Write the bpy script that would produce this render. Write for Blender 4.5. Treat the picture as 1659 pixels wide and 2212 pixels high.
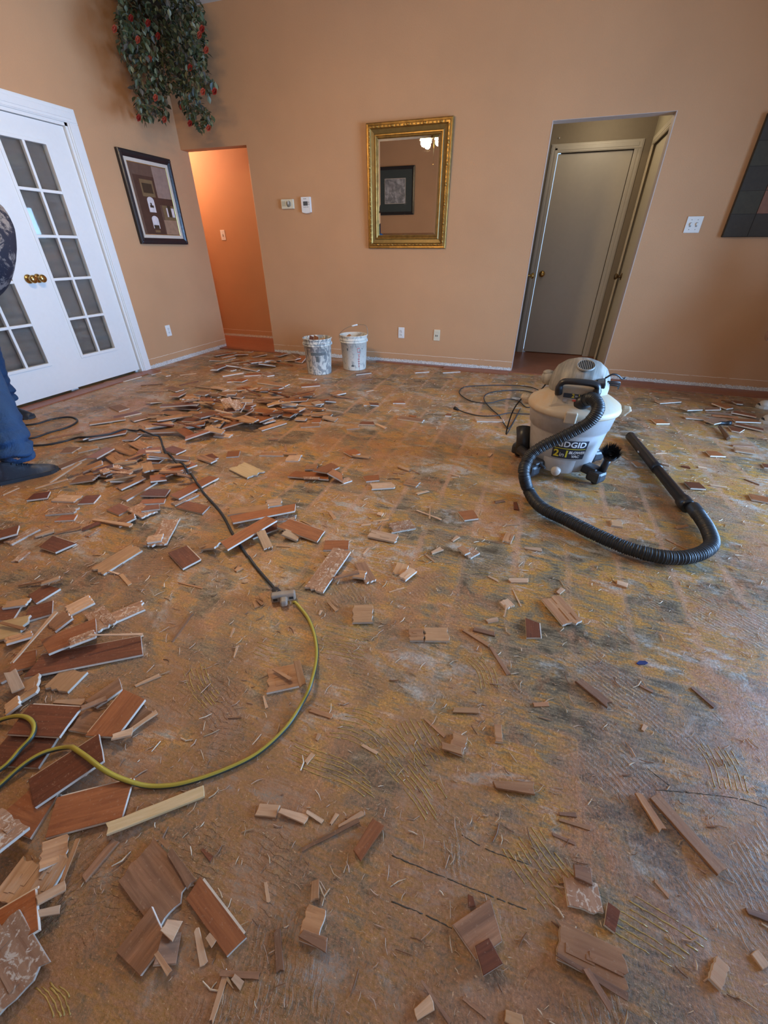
import bpy, bmesh, math, random
from mathutils import Vector, Matrix, Euler, noise
rnd = random.Random(7)
for o in list(bpy.data.objects): bpy.data.objects.remove(o)
SC = bpy.context.scene; COL = SC.collection; PI = math.pi
# ------------------------------------------------------------------ camera
H, F, PITCH, YAW, ROLL = 1.15, 874.4, .5752, -.3284, .0017
D, XL, XR, YF, ZC = 4.89, -4.05, 3.3, -1.6, 3.07        # back wall, left wall, right wall, wall behind the camera, ceiling
fwd = Vector((math.sin(YAW)*math.cos(PITCH), math.cos(YAW)*math.cos(PITCH), -math.sin(PITCH)))
rt = Vector((math.cos(YAW), -math.sin(YAW), 0)); up = rt.cross(fwd)
r1 = rt*math.cos(ROLL)+up*math.sin(ROLL); u1 = -rt*math.sin(ROLL)+up*math.cos(ROLL)
cd = bpy.data.cameras.new('camera'); cam = bpy.data.objects.new('camera', cd); COL.objects.link(cam)
cd.sensor_fit = 'HORIZONTAL'; cd.sensor_width = 36; cd.lens = F/1659*36; cd.clip_start = .02; cd.clip_end = 60
cam.matrix_world = Matrix(((r1.x,u1.x,-fwd.x,0),(r1.y,u1.y,-fwd.y,0),(r1.z,u1.z,-fwd.z,H),(0,0,0,1)))
SC.camera = cam
# ------------------------------------------------------------------ world, exposure, daylight
SC.view_settings.view_transform = 'Standard'; SC.view_settings.look = 'None'
SC.view_settings.gamma = 1; SC.view_settings.use_curve_mapping = False; SC.view_settings.exposure = .43
w = bpy.data.worlds.new('world'); SC.world = w; w.use_nodes = True
w.node_tree.nodes['Background'].inputs[0].default_value = (.45,.68,1,1); w.node_tree.nodes['Background'].inputs[1].default_value = 1.0
def lamp(name, typ, loc, energy, color, rot=(0,0,0), size=None, size_y=None, spread=None):
    l = bpy.data.lights.new(name, typ); l.energy = energy; l.color = color
    if typ == 'AREA':
        l.shape = 'RECTANGLE'; l.size = size; l.size_y = size_y or size
        if spread: l.spread = spread
    elif size: l.shadow_soft_size = size
    o = bpy.data.objects.new(name, l); COL.objects.link(o); o.location = loc; o.rotation_euler = rot; return o
# daylight through the glass doors of the right wall, through the window in it, and through the window behind the camera
lamp('daylight_glass_door', 'AREA', (XR-.02, 2.4, .95), 135, (.30,.56,1.0), (0,PI/2,0), 1.7, 2.0, spread=1.9)
lamp('daylight_rear_window', 'AREA', (1.2, YF+.03, 1.5), 5, (.62,.80,1.0), (PI/2,0,0), 2.2, 1.5)
LAMP_C = (1.0,.72,.40)
# ------------------------------------------------------------------ helpers
def fl(x, y, z=0.):
    d = r1*((x-829.5)/F)-u1*((y-1106)/F)+fwd; t = (z-H)/d.z; return Vector((0,0,H))+d*t
def at(x, y, Y=D):
    d = r1*((x-829.5)/F)-u1*((y-1106)/F)+fwd; return Vector((0,0,H))+d*(Y/d.y)
def ray(x, y): return r1*((x-829.5)/F)-u1*((y-1106)/F)+fwd
def proj(p):
    d = Vector(p)-Vector((0,0,H)); z = d.dot(fwd); return (829.5+F*d.dot(r1)/z, 1106-F*d.dot(u1)/z)
class NT:
    def __init__(s, name):
        s.m = bpy.data.materials.new(name); s.m.use_nodes = True; s.t = s.m.node_tree; s.b = s.t.nodes['Principled BSDF']
    def put(s, sock, v):
        if isinstance(v, bpy.types.NodeSocket): s.t.links.new(v, sock)
        elif v is not None:
            if isinstance(v, tuple) and len(v) == 3 and sock.type == 'RGBA': v = (*v, 1)
            sock.default_value = v
    def n(s, typ, props=None, **ins):
        nd = s.t.nodes.new('ShaderNode'+typ)
        for k, v in (props or {}).items(): setattr(nd, k, v)
        for k, v in ins.items():
            k = int(k[1:]) if k[0] == '_' else k.replace('_', ' ')
            s.put(nd.inputs[k], v)
        return nd
    def math(s, op, a, b=None, c=None, clamp=False):
        nd = s.n('Math', dict(operation=op, use_clamp=clamp)); s.put(nd.inputs[0], a)
        if b is not None: s.put(nd.inputs[1], b)
        if c is not None: s.put(nd.inputs[2], c)
        return nd.outputs[0]
    def mix(s, f, a, b, mode='MIX'):
        nd = s.t.nodes.new('ShaderNodeMix'); nd.data_type = 'RGBA'; nd.blend_type = mode
        s.put(nd.inputs[0], f); s.put(nd.inputs[6], a); s.put(nd.inputs[7], b); return nd.outputs[2]
    def coord(s, kind='Object', scale=(1,1,1), rot=(0,0,0), loc=(0,0,0)):
        c = s.n('TexCoord'); m = s.n('Mapping'); s.t.links.new(c.outputs[kind], m.inputs[0])
        m.inputs['Scale'].default_value = scale; m.inputs['Rotation'].default_value = rot; m.inputs['Location'].default_value = loc
        return m.outputs[0]
    def noise(s, vec, scale, detail=3, rough=.55, dist=0.):
        nd = s.n('TexNoise', None, Scale=scale, Detail=float(detail), Roughness=rough, Distortion=dist); s.put(nd.inputs['Vector'], vec); return nd.outputs[0]
    def ramp(s, f, stops, interp='LINEAR'):
        nd = s.t.nodes.new('ShaderNodeValToRGB'); s.put(nd.inputs[0], f); cr = nd.color_ramp; cr.interpolation = interp
        while len(cr.elements) < len(stops): cr.elements.new(.5)
        for e, (p, c) in zip(cr.elements, stops):
            e.position = p; e.color = (*c, 1) if isinstance(c, tuple) else (c, c, c, 1)
        return nd.outputs[0]
    def step(s, f, lo, hi):
        nd = s.n('MapRange', dict(clamp=True)); s.put(nd.inputs[0], f); nd.inputs[1].default_value = lo; nd.inputs[2].default_value = hi; return nd.outputs[0]
    def bump(s, h, dist, strength=1.):
        nd = s.n('Bump', None, Strength=strength, Distance=dist); s.put(nd.inputs['Height'], h); s.t.links.new(nd.outputs[0], s.b.inputs['Normal'])
    def out(s, color=None, rough=None, metal=None, spec=None):
        if color is not None: s.put(s.b.inputs['Base Color'], color)
        if rough is not None: s.put(s.b.inputs['Roughness'], rough)
        if metal is not None: s.put(s.b.inputs['Metallic'], metal)
        if spec is not None: s.put(s.b.inputs['Specular IOR Level'], spec)
        return s.m
def plain(name, c, rough=.5, metal=0., var=.08, nscale=40., bump=0.):
    t = NT(name); v = t.coord(); n = t.noise(v, nscale, 3)
    col = t.mix(n, tuple(x*(1-var) for x in c), tuple(min(1, x*(1+var)) for x in c))
    if bump: t.bump(n, bump)
    return t.out(col, rough, metal)
def emis(name, c, s):
    t = NT(name); t.put(t.b.inputs['Emission Color'], c); t.b.inputs['Emission Strength'].default_value = s; return t.out(c, .5)
def obj(name, data, mats=None, parent=None, loc=None, rot=None):
    if isinstance(data, bmesh.types.BMesh):
        bm = data; me = bpy.data.meshes.new(name); bm.normal_update(); bm.to_mesh(me); bm.free()
    else: me = data
    if mats is not None and not me.materials:
        for m in (mats if isinstance(mats, (list, tuple)) else [mats]): me.materials.append(m)
    o = bpy.data.objects.new(name, me); COL.objects.link(o)
    if parent: o.parent = parent
    if loc is not None: o.location = loc
    if rot is not None: o.rotation_euler = rot
    return o
def tag(o, label=None, cat=None, group=None, kind=None):
    if label: o['label'] = label
    if cat: o['category'] = cat
    if group: o['group'] = group
    if kind: o['kind'] = kind
    return o
def thing(name, label, cat, loc=(0,0,0), rz=0., group=None):
    o = bpy.data.objects.new(name, None); COL.objects.link(o); o.empty_display_size = .05
    o.location = loc; o.rotation_euler = (0,0,rz); return tag(o, label, cat, group)
def bx(bm, x0, x1, y0, y1, z0, z1, mi=0, M=None, bev=0.):
    r = bmesh.ops.create_cube(bm, size=1.)['verts']
    for v in r:
        v.co = Vector(((x0+x1)/2+v.co.x*(x1-x0), (y0+y1)/2+v.co.y*(y1-y0), (z0+z1)/2+v.co.z*(z1-z0)))
    fs = list({f for v in r for f in v.link_faces})
    for f in fs: f.material_index = mi
    if bev:
        es = list({e for v in r for e in v.link_edges})
        q = bmesh.ops.bevel(bm, geom=es, offset=bev, segments=2, affect='EDGES', profile=.5)
        for f in q['faces']: f.material_index = mi
        r = list({v for f in q['faces'] for v in f.verts})
    if M is not None:
        for v in r: v.co = M @ v.co
    return bm
def box(*a, **k): return bx(bmesh.new(), *a, **k)
def quad(bm, pts, mi=0):
    f = bm.faces.new([bm.verts.new(p) for p in pts]); f.material_index = mi; return f
def lathe(bm, prof, n=48, c=(0,0,0), mi=0, smooth=True, ax=None, caps=True):
    """prof: list of (r,z). ax: optional Matrix"""
    rings = []
    for r, z in prof:
        if r < 1e-5: rings.append([bm.verts.new((0,0,z))])
        else: rings.append([bm.verts.new((r*math.cos(2*PI*i/n), r*math.sin(2*PI*i/n), z)) for i in range(n)])
    for a, b in zip(rings, rings[1:]):
        for i in range(n):
            j = (i+1) % n
            vs = ([a[0], a[0]] if len(a) == 1 else [a[i], a[j]])+([b[0], b[0]] if len(b) == 1 else [b[j], b[i]])
            u = []
            for v in vs:
                if v not in u: u.append(v)
            if len(u) > 2:
                f = bm.faces.new(u); f.smooth = smooth; f.material_index = mi
    M = Matrix.Translation(c) @ (ax if ax is not None else Matrix.Identity(4))
    for rg in rings:
        for v in rg: v.co = M @ v.co
    return bm
def spline(pts, n=8):
    pts = [Vector(p) for p in pts]; P = [pts[0]*2-pts[1]]+pts+[pts[-1]*2-pts[-2]]; out = []
    for i in range(1, len(P)-2):
        a, b, c, d = P[i-1:i+3]
        for k in range(n):
            t = k/n; out.append(.5*((2*b)+(c-a)*t+(2*a-5*b+4*c-d)*t*t+(3*b-a-3*c+d)*t**3))
    out.append(pts[-1]); return out
def resample(path, step):
    L = [0]
    for a, b in zip(path, path[1:]): L.append(L[-1]+(b-a).length)
    n = max(2, int(L[-1]/step)); out = []; j = 0
    for i in range(n+1):
        s = L[-1]*i/n
        while j < len(L)-2 and L[j+1] < s: j += 1
        t = (s-L[j])/max(1e-9, L[j+1]-L[j]); out.append(path[j].lerp(path[j+1], min(1, t)))
    return out
def tube(bm, path, r, n=10, mi=0, cap=True, smooth=True):
    """r: radius or list; parallel-transported frame"""
    N = len(path); rs = r if isinstance(r, (list, tuple)) else [r]*N
    T = [(path[min(i+1, N-1)]-path[max(i-1, 0)]).normalized() for i in range(N)]
    u = T[0].orthogonal().normalized(); rings = []
    for i in range(N):
        u = (u-T[i]*u.dot(T[i])).normalized(); v = T[i].cross(u)
        rings.append([bm.verts.new(path[i]+(u*math.cos(2*PI*k/n)+v*math.sin(2*PI*k/n))*rs[i]) for k in range(n)])
    for a, b in zip(rings, rings[1:]):
        for k in range(n):
            f = bm.faces.new((a[k], a[(k+1) % n], b[(k+1) % n], b[k])); f.smooth = smooth; f.material_index = mi
    if cap:
        for rg, rev in ((rings[0], 1), (rings[-1], 0)):
            f = bm.faces.new(rg[::-1] if rev else rg); f.material_index = mi
    return bm
def sphere(bm, c, r, sx=1, sy=1, sz=1, mi=0, seg=16):
    q = bmesh.ops.create_uvsphere(bm, u_segments=seg, v_segments=max(6, seg//2), radius=r)['verts']
    for v in q: v.co = Vector((v.co.x*sx, v.co.y*sy, v.co.z*sz))+Vector(c)
    for f in {f for v in q for f in v.link_faces}: f.smooth = True; f.material_index = mi
    return bm
RX = lambda a: Matrix.Rotation(a, 4, 'X')
RY = lambda a: Matrix.Rotation(a, 4, 'Y')
RZ = lambda a: Matrix.Rotation(a, 4, 'Z')
TR = lambda *p: Matrix.Translation(p)
# ------------------------------------------------------------------ materials
def m_wall(name, c, marks=True):
    t = NT(name); v = t.coord(); big = t.noise(v, 1.3, 3); fine = t.noise(v, 90, 4, .6)
    col = t.mix(t.step(big, .3, .7), tuple(x*.94 for x in c), tuple(min(1, x*1.05) for x in c))
    if marks:
        z = t.n('SeparateXYZ'); t.put(z.inputs[0], v); zz = z.outputs[2]
        wob = t.noise(v, 9, 4, .7); zr = t.math('ADD', zz, t.math('MULTIPLY', t.math('SUBTRACT', wob, .5), .014))
        line = t.math('COMPARE', zr, .103, .0022); line = t.math('MULTIPLY', line, t.step(t.noise(v, 14, 2), .3, .45))
        col = t.mix(line, col, (.80,.66,.50))
        edge = t.noise(v, 60, 4, .75)
        strip = t.math('LESS_THAN', t.math('ADD', zz, t.math('MULTIPLY', t.math('SUBTRACT', edge, .5), .05)), .04)
        spk = t.mix(t.step(t.noise(v, 170, 3, .8), .42, .55), (.36,.31,.26), (.84,.80,.73))
        col = t.mix(strip, col, spk)
    t.bump(fine, .0016, .7); return t.out(col, .62, 0, .35)
WALLC = (.57,.308,.150)
M_WALL = m_wall('wall_paint', WALLC); M_WALLP = m_wall('wall_paint_plain', WALLC, False)
M_CEIL = plain('ceiling_paint', (.66,.60,.50), .8, 0, .05, 60, .002)
M_WHITE = plain('white_trim_paint', (.80,.79,.75), .38, 0, .03, 30)
M_GREYDOOR = plain('alcove_door_paint', (.58,.54,.46), .45, 0, .04, 20)
M_CREAM = plain('cream_trim_paint', (.66,.58,.42), .45, 0, .06, 20)
M_PLAST = plain('white_plastic', (.80,.78,.72), .35, 0, .03)
M_IVORY = plain('ivory_plastic', (.70,.62,.44), .4, 0, .05)
M_DARKSLOT = plain('dark_slot', (.03,.028,.025), .6)
M_BRASS = plain('brass', (.55,.36,.13), .22, 1., .1)
M_BRONZE = plain('aged_brass', (.22,.15,.08), .35, 1., .1)
M_BLACK = plain('black_plastic', (.018,.018,.02), .38, 0, .1)
M_BLACKR = plain('black_rubber', (.022,.022,.024), .55, 0, .15)
def m_hardwood():
    t = NT('old_red_hardwood'); v = t.coord('Object', (1,8,1)); g = t.noise(v, 6, 5, .6, 1.)
    col = t.mix(g, (.16,.045,.02), (.42,.15,.07)); t.bump(g, .001); return t.out(col, .4)
M_HARD = m_hardwood(); M_ALC = plain('taupe_alcove_paint', (.30,.25,.18), .7, 0, .06, 30); M_OLIVE = plain('olive_cream_paint', (.50,.43,.29), .55, 0, .05, 20)
def m_floor():
    t = NT('scraped_slab'); v = t.coord(); s = t.n('SeparateXYZ'); t.put(s.inputs[0], v); X, Y = s.outputs[0], s.outputs[1]
    w1 = t.math('MULTIPLY', t.math('SUBTRACT', t.noise(v, 2.5, 2), .5), .05); w2 = t.math('MULTIPLY', t.math('SUBTRACT', t.noise(v, 30, 3), .5), .02)
    xs = t.math('DIVIDE', t.math('ADD', t.math('ADD', X, w2), t.math('SUBTRACT', w1, .741)), .213)
    ci = t.math('FLOOR', xs); fx = t.math('FRACT', xs)
    r0 = t.n('TexWhiteNoise', dict(noise_dimensions='1D')); t.put(r0.inputs['W'], ci)
    ys = t.math('ADD', t.math('DIVIDE', t.math('ADD', Y, w1), .27), t.math('MULTIPLY', r0.outputs[0], 7.))
    cj = t.math('FLOOR', ys); fy = t.math('FRACT', ys)
    cb = t.n('CombineXYZ'); t.put(cb.inputs[0], ci); t.put(cb.inputs[1], cj)
    r1_ = t.n('TexWhiteNoise', dict(noise_dimensions='2D')); t.put(r1_.inputs['Vector'], cb.outputs[0]); rr = r1_.outputs[0]
    n1 = t.noise(v, 2.2, 5, .6, .6); n2 = t.noise(t.coord('Object', (1,1.7,1), (0,0,.5), (5,3,0)), 5.5, 6, .68, .8); n3 = t.noise(v, 26, 6, .75); n4 = t.noise(v, 140, 4, .8)
    f = t.math('ADD', t.math('MULTIPLY', rr, .20), t.math('MULTIPLY', n2, .94)); f = t.math('ADD', f, t.math('MULTIPLY', t.math('SUBTRACT', n1, .5), .5))
    stk = t.noise(t.coord('Object', (7,60,1), (0,0,.06)), 1.3, 5, .7, .8); f = t.math('ADD', f, t.math('MULTIPLY', t.math('SUBTRACT', stk, .5), .62)); f = t.math('MULTIPLY_ADD', t.math('SUBTRACT', f, .57), 1.45, .54); base = t.ramp(f, [(.18,(.080,.056,.030)), (.34,(.165,.122,.070)), (.43,(.27,.20,.115)), (.49,(.30,.20,.09)), (.56,(.44,.22,.055)), (.64,(.58,.28,.05)), (.71,(.42,.19,.075)), (.79,(.58,.35,.20)), (.90,(.42,.38,.30))])
    # combed adhesive ridges, in fans whose direction changes from trowel stroke to trowel stroke
    ctr = t.n('VectorMath', dict(operation='MULTIPLY_ADD')); t.put(ctr.inputs[0], r1_.outputs[1]); ctr.inputs[1].default_value = (.9,.9,0); t.put(ctr.inputs[2], v)
    big = t.n('TexVoronoi', dict(feature='F1'), Scale=1.7, Randomness=1.); t.put(big.inputs['Vector'], v)
    off = t.n('VectorMath', dict(operation='MULTIPLY_ADD')); t.put(off.inputs[0], big.outputs[1]); off.inputs[1].default_value = (1.6,1.6,0); t.put(off.inputs[2], v)
    wv = t.n('TexWave', dict(wave_type='RINGS', rings_direction='Z'), Scale=21., Distortion=5., Detail=3.); wv.inputs['Detail Scale'].default_value = 1.2; t.put(wv.inputs['Vector'], off.outputs[0])
    ridge = t.step(wv.outputs[1], .45, .72); rmask = t.math('MULTIPLY', t.step(t.noise(v, 3.3, 4, .6, .3), .54, .62), t.step(n3, .40, .58))
    base = t.mix(t.math('MULTIPLY', rmask, t.math('SUBTRACT', 1., ridge)), base, (.15,.12,.075))
    base = t.mix(t.math('MULTIPLY', t.math('MULTIPLY', rmask, ridge), .75), base, (.56,.36,.12))
    # pale scraped cement
    cem = t.math('MULTIPLY', t.step(t.noise(t.coord('Object', (1,1.5,1), (0,0,.3), (9,1,0)), 3.1, 6, .7, .9), .54, .63), t.step(n3, .38, .53))
    base = t.mix(t.math('MULTIPLY', cem, .85), base, (.50,.48,.42))
    ter = t.math('MULTIPLY', t.step(t.noise(t.coord('Object', (1.3,1,1), (0,0,.2), (3,7,0)), 2.3, 6, .7, .6), .51, .60), t.step(n3, .33, .52)); base = t.mix(t.math('MULTIPLY', ter, .8), base, (.45,.19,.075))
    # dust lying along the board joints and in drifts, thicker to the left and near the camera, where its dark tone also paints dimmer light
    sx = t.math('ABSOLUTE', t.math('SUBTRACT', fx, .5)); seam = t.step(t.math('ADD', sx, t.math('MULTIPLY', t.math('SUBTRACT', n3, .5), .12)), .415, .465)
    seam = t.math('MULTIPLY', t.math('MULTIPLY', seam, t.step(t.noise(v, 1.9, 2), .36, .55)), t.math('ADD', .3, t.math('MULTIPLY', t.step(Y, .7, 1.8), .7)))
    sy = t.math('ABSOLUTE', t.math('SUBTRACT', fy, .5)); seamy = t.math('MULTIPLY', t.step(sy, .46, .49), .35)
    pink = (.56,.30,.17); base = t.mix(t.math('MULTIPLY', t.math('MAXIMUM', seam, seamy), .72), base, pink)
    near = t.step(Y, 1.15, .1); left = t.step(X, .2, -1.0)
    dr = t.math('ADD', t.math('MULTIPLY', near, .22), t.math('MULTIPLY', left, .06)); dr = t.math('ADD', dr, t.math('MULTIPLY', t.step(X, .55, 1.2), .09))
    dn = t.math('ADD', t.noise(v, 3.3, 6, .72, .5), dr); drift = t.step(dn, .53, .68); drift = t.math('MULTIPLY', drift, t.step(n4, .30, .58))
    dust_shade_c = t.mix(n3, (.19,.085,.036), (.46,.235,.115)); base = t.mix(t.math('MULTIPLY', drift, .88), base, dust_shade_c)
    # loose fibres: small elongated flecks in two directions
    for ang, sc, lo in ((.5,(34,150,1),.70), (-.9,(150,38,1),.70), (1.9,(60,190,1),.68)):
        nf = t.noise(t.coord('Object', sc, (0,0,ang)), 1.6, 2, .5); base = t.mix(t.math('MULTIPLY', t.step(nf, lo, lo+.03), .62), base, (.66,.46,.27))
    base = t.mix(1., base, t.ramp(n4, [(.32,.52), (.5,.92), (.68,1.45)]), 'MULTIPLY')
    h = t.math('ADD', t.math('MULTIPLY', n3, .5), t.math('ADD', t.math('MULTIPLY', n4, .35), t.math('MULTIPLY', t.math('MULTIPLY', ridge, rmask), .6)))
    t.bump(h, .0045, .75)
    ro = t.math('ADD', .33, t.math('MULTIPLY', drift, .35)); ro = t.math('ADD', ro, t.math('MULTIPLY', t.math('SUBTRACT', n3, .5), .25))
    return t.out(base, ro, 0, .55)
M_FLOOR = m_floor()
def m_wood(name, a, b, rough=.5, grain=(5,70,5), flecks=None, cross=False, stripes=None):
    t = NT(name); oi = t.n('ObjectInfo'); rv = oi.outputs['Random']
    c = t.n('TexCoord'); add = t.n('VectorMath', dict(operation='MULTIPLY_ADD')); t.put(add.inputs[0], c.outputs['Object']); add.inputs[1].default_value = (1,1,1)
    cb = t.n('CombineXYZ'); t.put(cb.inputs[0], t.math('MULTIPLY', rv, 13.)); t.put(cb.inputs[1], t.math('MULTIPLY', rv, 7.)); t.put(add.inputs[2], cb.outputs[0])
    mp = t.n('Mapping'); t.put(mp.inputs[0], add.outputs[0]); mp.inputs['Scale'].default_value = grain if not cross else (grain[1], grain[0], grain[2])
    g = t.noise(mp.outputs[0], 1.6, 5, .6, .7); g2 = t.noise(add.outputs[0], 9, 3)
    col = t.mix(t.step(g, .3, .7), a, b); col = t.mix(t.math('MULTIPLY', t.step(g2, .5, .75), .3), col, tuple(x*.6 for x in a))
    if stripes:
        st = t.noise(mp.outputs[0], .5, 2, .5, 0); col = t.mix(t.math('MULTIPLY', t.step(st, .42, .66), .5), col, stripes)
    if flecks:
        nf = t.noise(add.outputs[0], 55, 4, .7, 1.5); col = t.mix(t.math('MULTIPLY', t.step(nf, .54, .60), .85), col, flecks)
    hs = t.n('HueSaturation', None, Saturation=1.); t.put(hs.inputs['Value'], t.math('ADD', .78, t.math('MULTIPLY', rv, .44))); t.put(hs.inputs['Color'], col)
    du = t.step(t.noise(add.outputs[0], 120, 3, .8), .60, .68); col = t.mix(t.math('MULTIPLY', du, .35), hs.outputs[0], (.5,.34,.22))
    t.bump(g, .0006, .6); return t.out(col, rough, 0, .5)
W = dict(
 r=m_wood('finished_cherry_face', (.24,.072,.024), (.40,.135,.045), .36), d=m_wood('dark_finished_face', (.12,.034,.015), (.23,.068,.028), .36),
 n=m_wood('weathered_brown_face', (.23,.105,.050), (.40,.20,.105), .6, stripes=(.12,.06,.035)), t=m_wood('raw_tan_ply', (.43,.21,.09), (.60,.34,.16), .65),
 o=m_wood('raw_orange_ply', (.38,.17,.065), (.56,.29,.13), .65, stripes=(.26,.10,.045)), p=m_wood('pale_split_wood', (.52,.29,.15), (.70,.45,.27), .65, stripes=(.45,.24,.13)),
 s=m_wood('glue_streaked_back', (.30,.135,.065), (.42,.21,.11), .6, flecks=(.70,.56,.42), stripes=(.52,.30,.17)), y=m_wood('pale_yellow_ply', (.66,.44,.20), (.78,.57,.31), .6))
M_EDGE = m_wood('ply_edge', (.60,.47,.35), (.78,.68,.56), .5, (6,10,260))
# ------------------------------------------------------------------ the room
def struct(name, bm, mats, parent=None):
    o = obj(name, bm, mats, parent)
    if not parent: o['kind'] = 'structure'
    return o
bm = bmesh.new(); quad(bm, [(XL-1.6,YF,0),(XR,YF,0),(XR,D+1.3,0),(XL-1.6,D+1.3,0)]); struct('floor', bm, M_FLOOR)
struct('ceiling', box(XL-.15, XR+.15, YF-.15, D+.12, ZC, ZC+.1), M_CEIL)
HX0, HX1, HZ = XL, -3.2, 2.07        # hall opening
AX0, AX1, AZ = -.16, .76, 2.07       # alcove opening
bm = bmesh.new(); T = .12
for a in ((HX1, AX0, D, D+T, 0, ZC), (AX1, XR+.1, D, D+T, 0, ZC), (HX0-.12, HX1, D, D+T, HZ, ZC), (AX0, AX1, D, D+T, AZ, ZC)): bx(bm, *a)
struct('wall_back', bm, M_WALL)
DY0, DY1, DZ = 1.98, 3.54, 2.045      # french door opening in the left wall
bm = bmesh.new()
for a in ((XL-.12, XL, YF, DY0, 0, ZC), (XL-.12, XL, DY1, D, 0, ZC), (XL-.12, XL, D, D+T, 0, HZ), (XL-.12, XL, DY0, DY1, DZ, ZC)): bx(bm, *a)
struct('wall_left', bm, M_WALL)
bm = bmesh.new()
for a in ((XR, XR+.12, YF, 1.4, 0, ZC), (XR, XR+.12, 3.4, D+T, 0, ZC), (XR, XR+.12, 1.4, 3.4, 2.15, ZC)): bx(bm, *a)
struct('wall_right', bm, M_WALL)
bm = bmesh.new()
for a in ((XL-.12, .05, YF-.12, YF, 0, ZC), (2.35, XR+.12, YF-.12, YF, 0, ZC), (.05, 2.35, YF-.12, YF, 0, .7), (.05, 2.35, YF-.12, YF, 2.3, ZC)): bx(bm, *a)
struct('wall_front', bm, M_WALLP)
# remains of the old red hardwood in hall and alcove and along the walls
bm = bmesh.new(); bx(bm, XL-1.6, HX1+.1, D-.03, D+1.2, 0, .011); bx(bm, AX0-.4, AX1+.5, D-.05, D+1.3, 0, .011)
bx(bm, AX0-.75, AX0-.02, D-.17, D-.005, 0, .009); bx(bm, -1.75, AX0-.75, D-.07, D-.005, 0, .009)
bx(bm, AX1+.02, XR-.02, D-.24, D-.005, 0, .009); bx(bm, XL+.005, XL+.14, 1.7, DY1+.1, 0, .009); struct('trim_5', bm, M_HARD)
# hall behind the opening
bm = bmesh.new(); yb = 5.72
bx(bm, XL-1.6, HX1+.2, yb, yb+.1, 0, 2.45); bx(bm, XL-1.7, XL-1.6, D, yb+.1, 0, 2.45); bx(bm, XL-1.6, XL-.12, D+T-.02, D+T+.02, 0, 2.45); bx(bm, HX1+.15, HX1+.25, D+T, yb, 0, 2.45); struct('wall_hall', bm, M_WALL)
struct('ceiling_hall', box(XL-1.7, HX1+.25, D+T, yb+.1, 2.45, 2.5), M_CEIL)
bm = bmesh.new(); bx(bm, -3.735, -3.64, yb-.018, yb, 0, 2.05, bev=.004); struct('trim_1', bm, M_WHITE)
# alcove
bm = bmesh.new(); ya = 5.97; xr = .785
bx(bm, AX0-.25, AX0+.06, ya, ya+.1, 0, 2.28); bx(bm, .64, xr+.1, ya, ya+.1, 0, 2.28); bx(bm, AX0+.1, .66, ya+.07, ya+.1, 0, 2.05); bx(bm, AX0+.06, .64, ya, ya+.1, 2.03, 2.28)  # includes an unseen panel behind the door, added to stop light leaks
bx(bm, AX0-.35, AX0-.25, D+T, ya+.1, 0, 2.28)
for q in ((5.0-.01, 5.05, 0, 2.28), (5.83, ya, 0, 2.28), (5.05, 5.83, 2.03, 2.28)): bx(bm, xr, xr+.1, q[0], q[1], q[2], q[3], 1)
bx(bm, xr+.07, xr+.1, 5.04, 5.84, 0, 2.05, 1)
struct('wall_alcove', bm, [M_ALC, M_OLIVE]); struct('ceiling_alcove', box(AX0-.35, xr+.1, D+T, ya+.1, 2.28, 2.33), M_ALC)
def casing(name, a0, a1, z1, w, d, axis, pos, side, mats):
    """door surround along axis 'x' or 'y' at wall plane pos, standing out by d on side"""
    bm = bmesh.new()
    for k, (ww, dd) in enumerate(((w, d*.55), (w*.72, d*.8), (w*.35, d))):
        p0, p1 = (pos, pos+side*dd) if side > 0 else (pos+side*dd, pos)
        o = (w-ww)/2 if k < 2 else w*.55
        for q in ((a0-w+o, a0-w+o+ww, 0, z1+o+ww*.0), (a1+w-o-ww, a1+w-o, 0, z1), (a0-w+o, a1+w-o, z1+o*.5, z1+w-o*.5)):
            if axis == 'x': bx(bm, q[0], q[1], p0, p1, q[2], q[3], bev=.003)
            else: bx(bm, p0, p1, q[0], q[1], q[2], q[3], bev=.003)
    return struct(name, bm, mats)
casing('trim_2', DY0, DY1, DZ, .10, .022, 'y', XL, 1, M_WHITE)
bm = bmesh.new()     # jamb lining of the french doors
bx(bm, XL-.12, XL+.002, DY1-.022, DY1, 0, DZ); bx(bm, XL-.12, XL+.002, DY0, DY0+.022, 0, DZ); bx(bm, XL-.12, XL+.002, DY0, DY1, DZ-.022, DZ); bx(bm, XL-.078, XL-.062, DY1-.05, DY1, 0, DZ); bx(bm, XL-.078, XL-.062, DY0, DY0+.05, 0, DZ); bx(bm, XL-.078, XL-.062, DY0, DY1, DZ-.05, DZ); bx(bm, XL-.078, XL-.062, 2.73, 2.80, 0, DZ); struct('trim_3', bm, M_WHITE)
casing('trim_4', AX0+.07, .64, 2.01, .075, .018, 'x', ya, -1, M_GREYDOOR)
casing('trim_6', 5.08, 5.80, 2.01, .07, .018, 'y', xr, -1, M_CREAM)
bm = bmesh.new()     # plaster corner beads of the two openings
bx(bm, AX0-.004, AX0+.002, D-.002, D+T, 0, AZ); bx(bm, AX1-.002, AX1+.005, D-.002, D+T, 0, AZ); bx(bm, AX0, AX1, D-.001, D+T, AZ-.003, AZ); struct('trim_7', bm, plain('bare_corner_bead', (.56,.45,.38), .5, 0, .12, 30))
def knob(parent, loc, M, mat=M_BRASS):
    bm = bmesh.new(); lathe(bm, [(0,0),(.032,0),(.034,.004),(.028,.009),(.013,.012),(.012,.035),(.020,.040),(.029,.050),(.031,.060),(.026,.070),(.012,.075),(0,.076)], 28, ax=M, c=loc)
    return obj('door_knob', bm, mat, parent)
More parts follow.
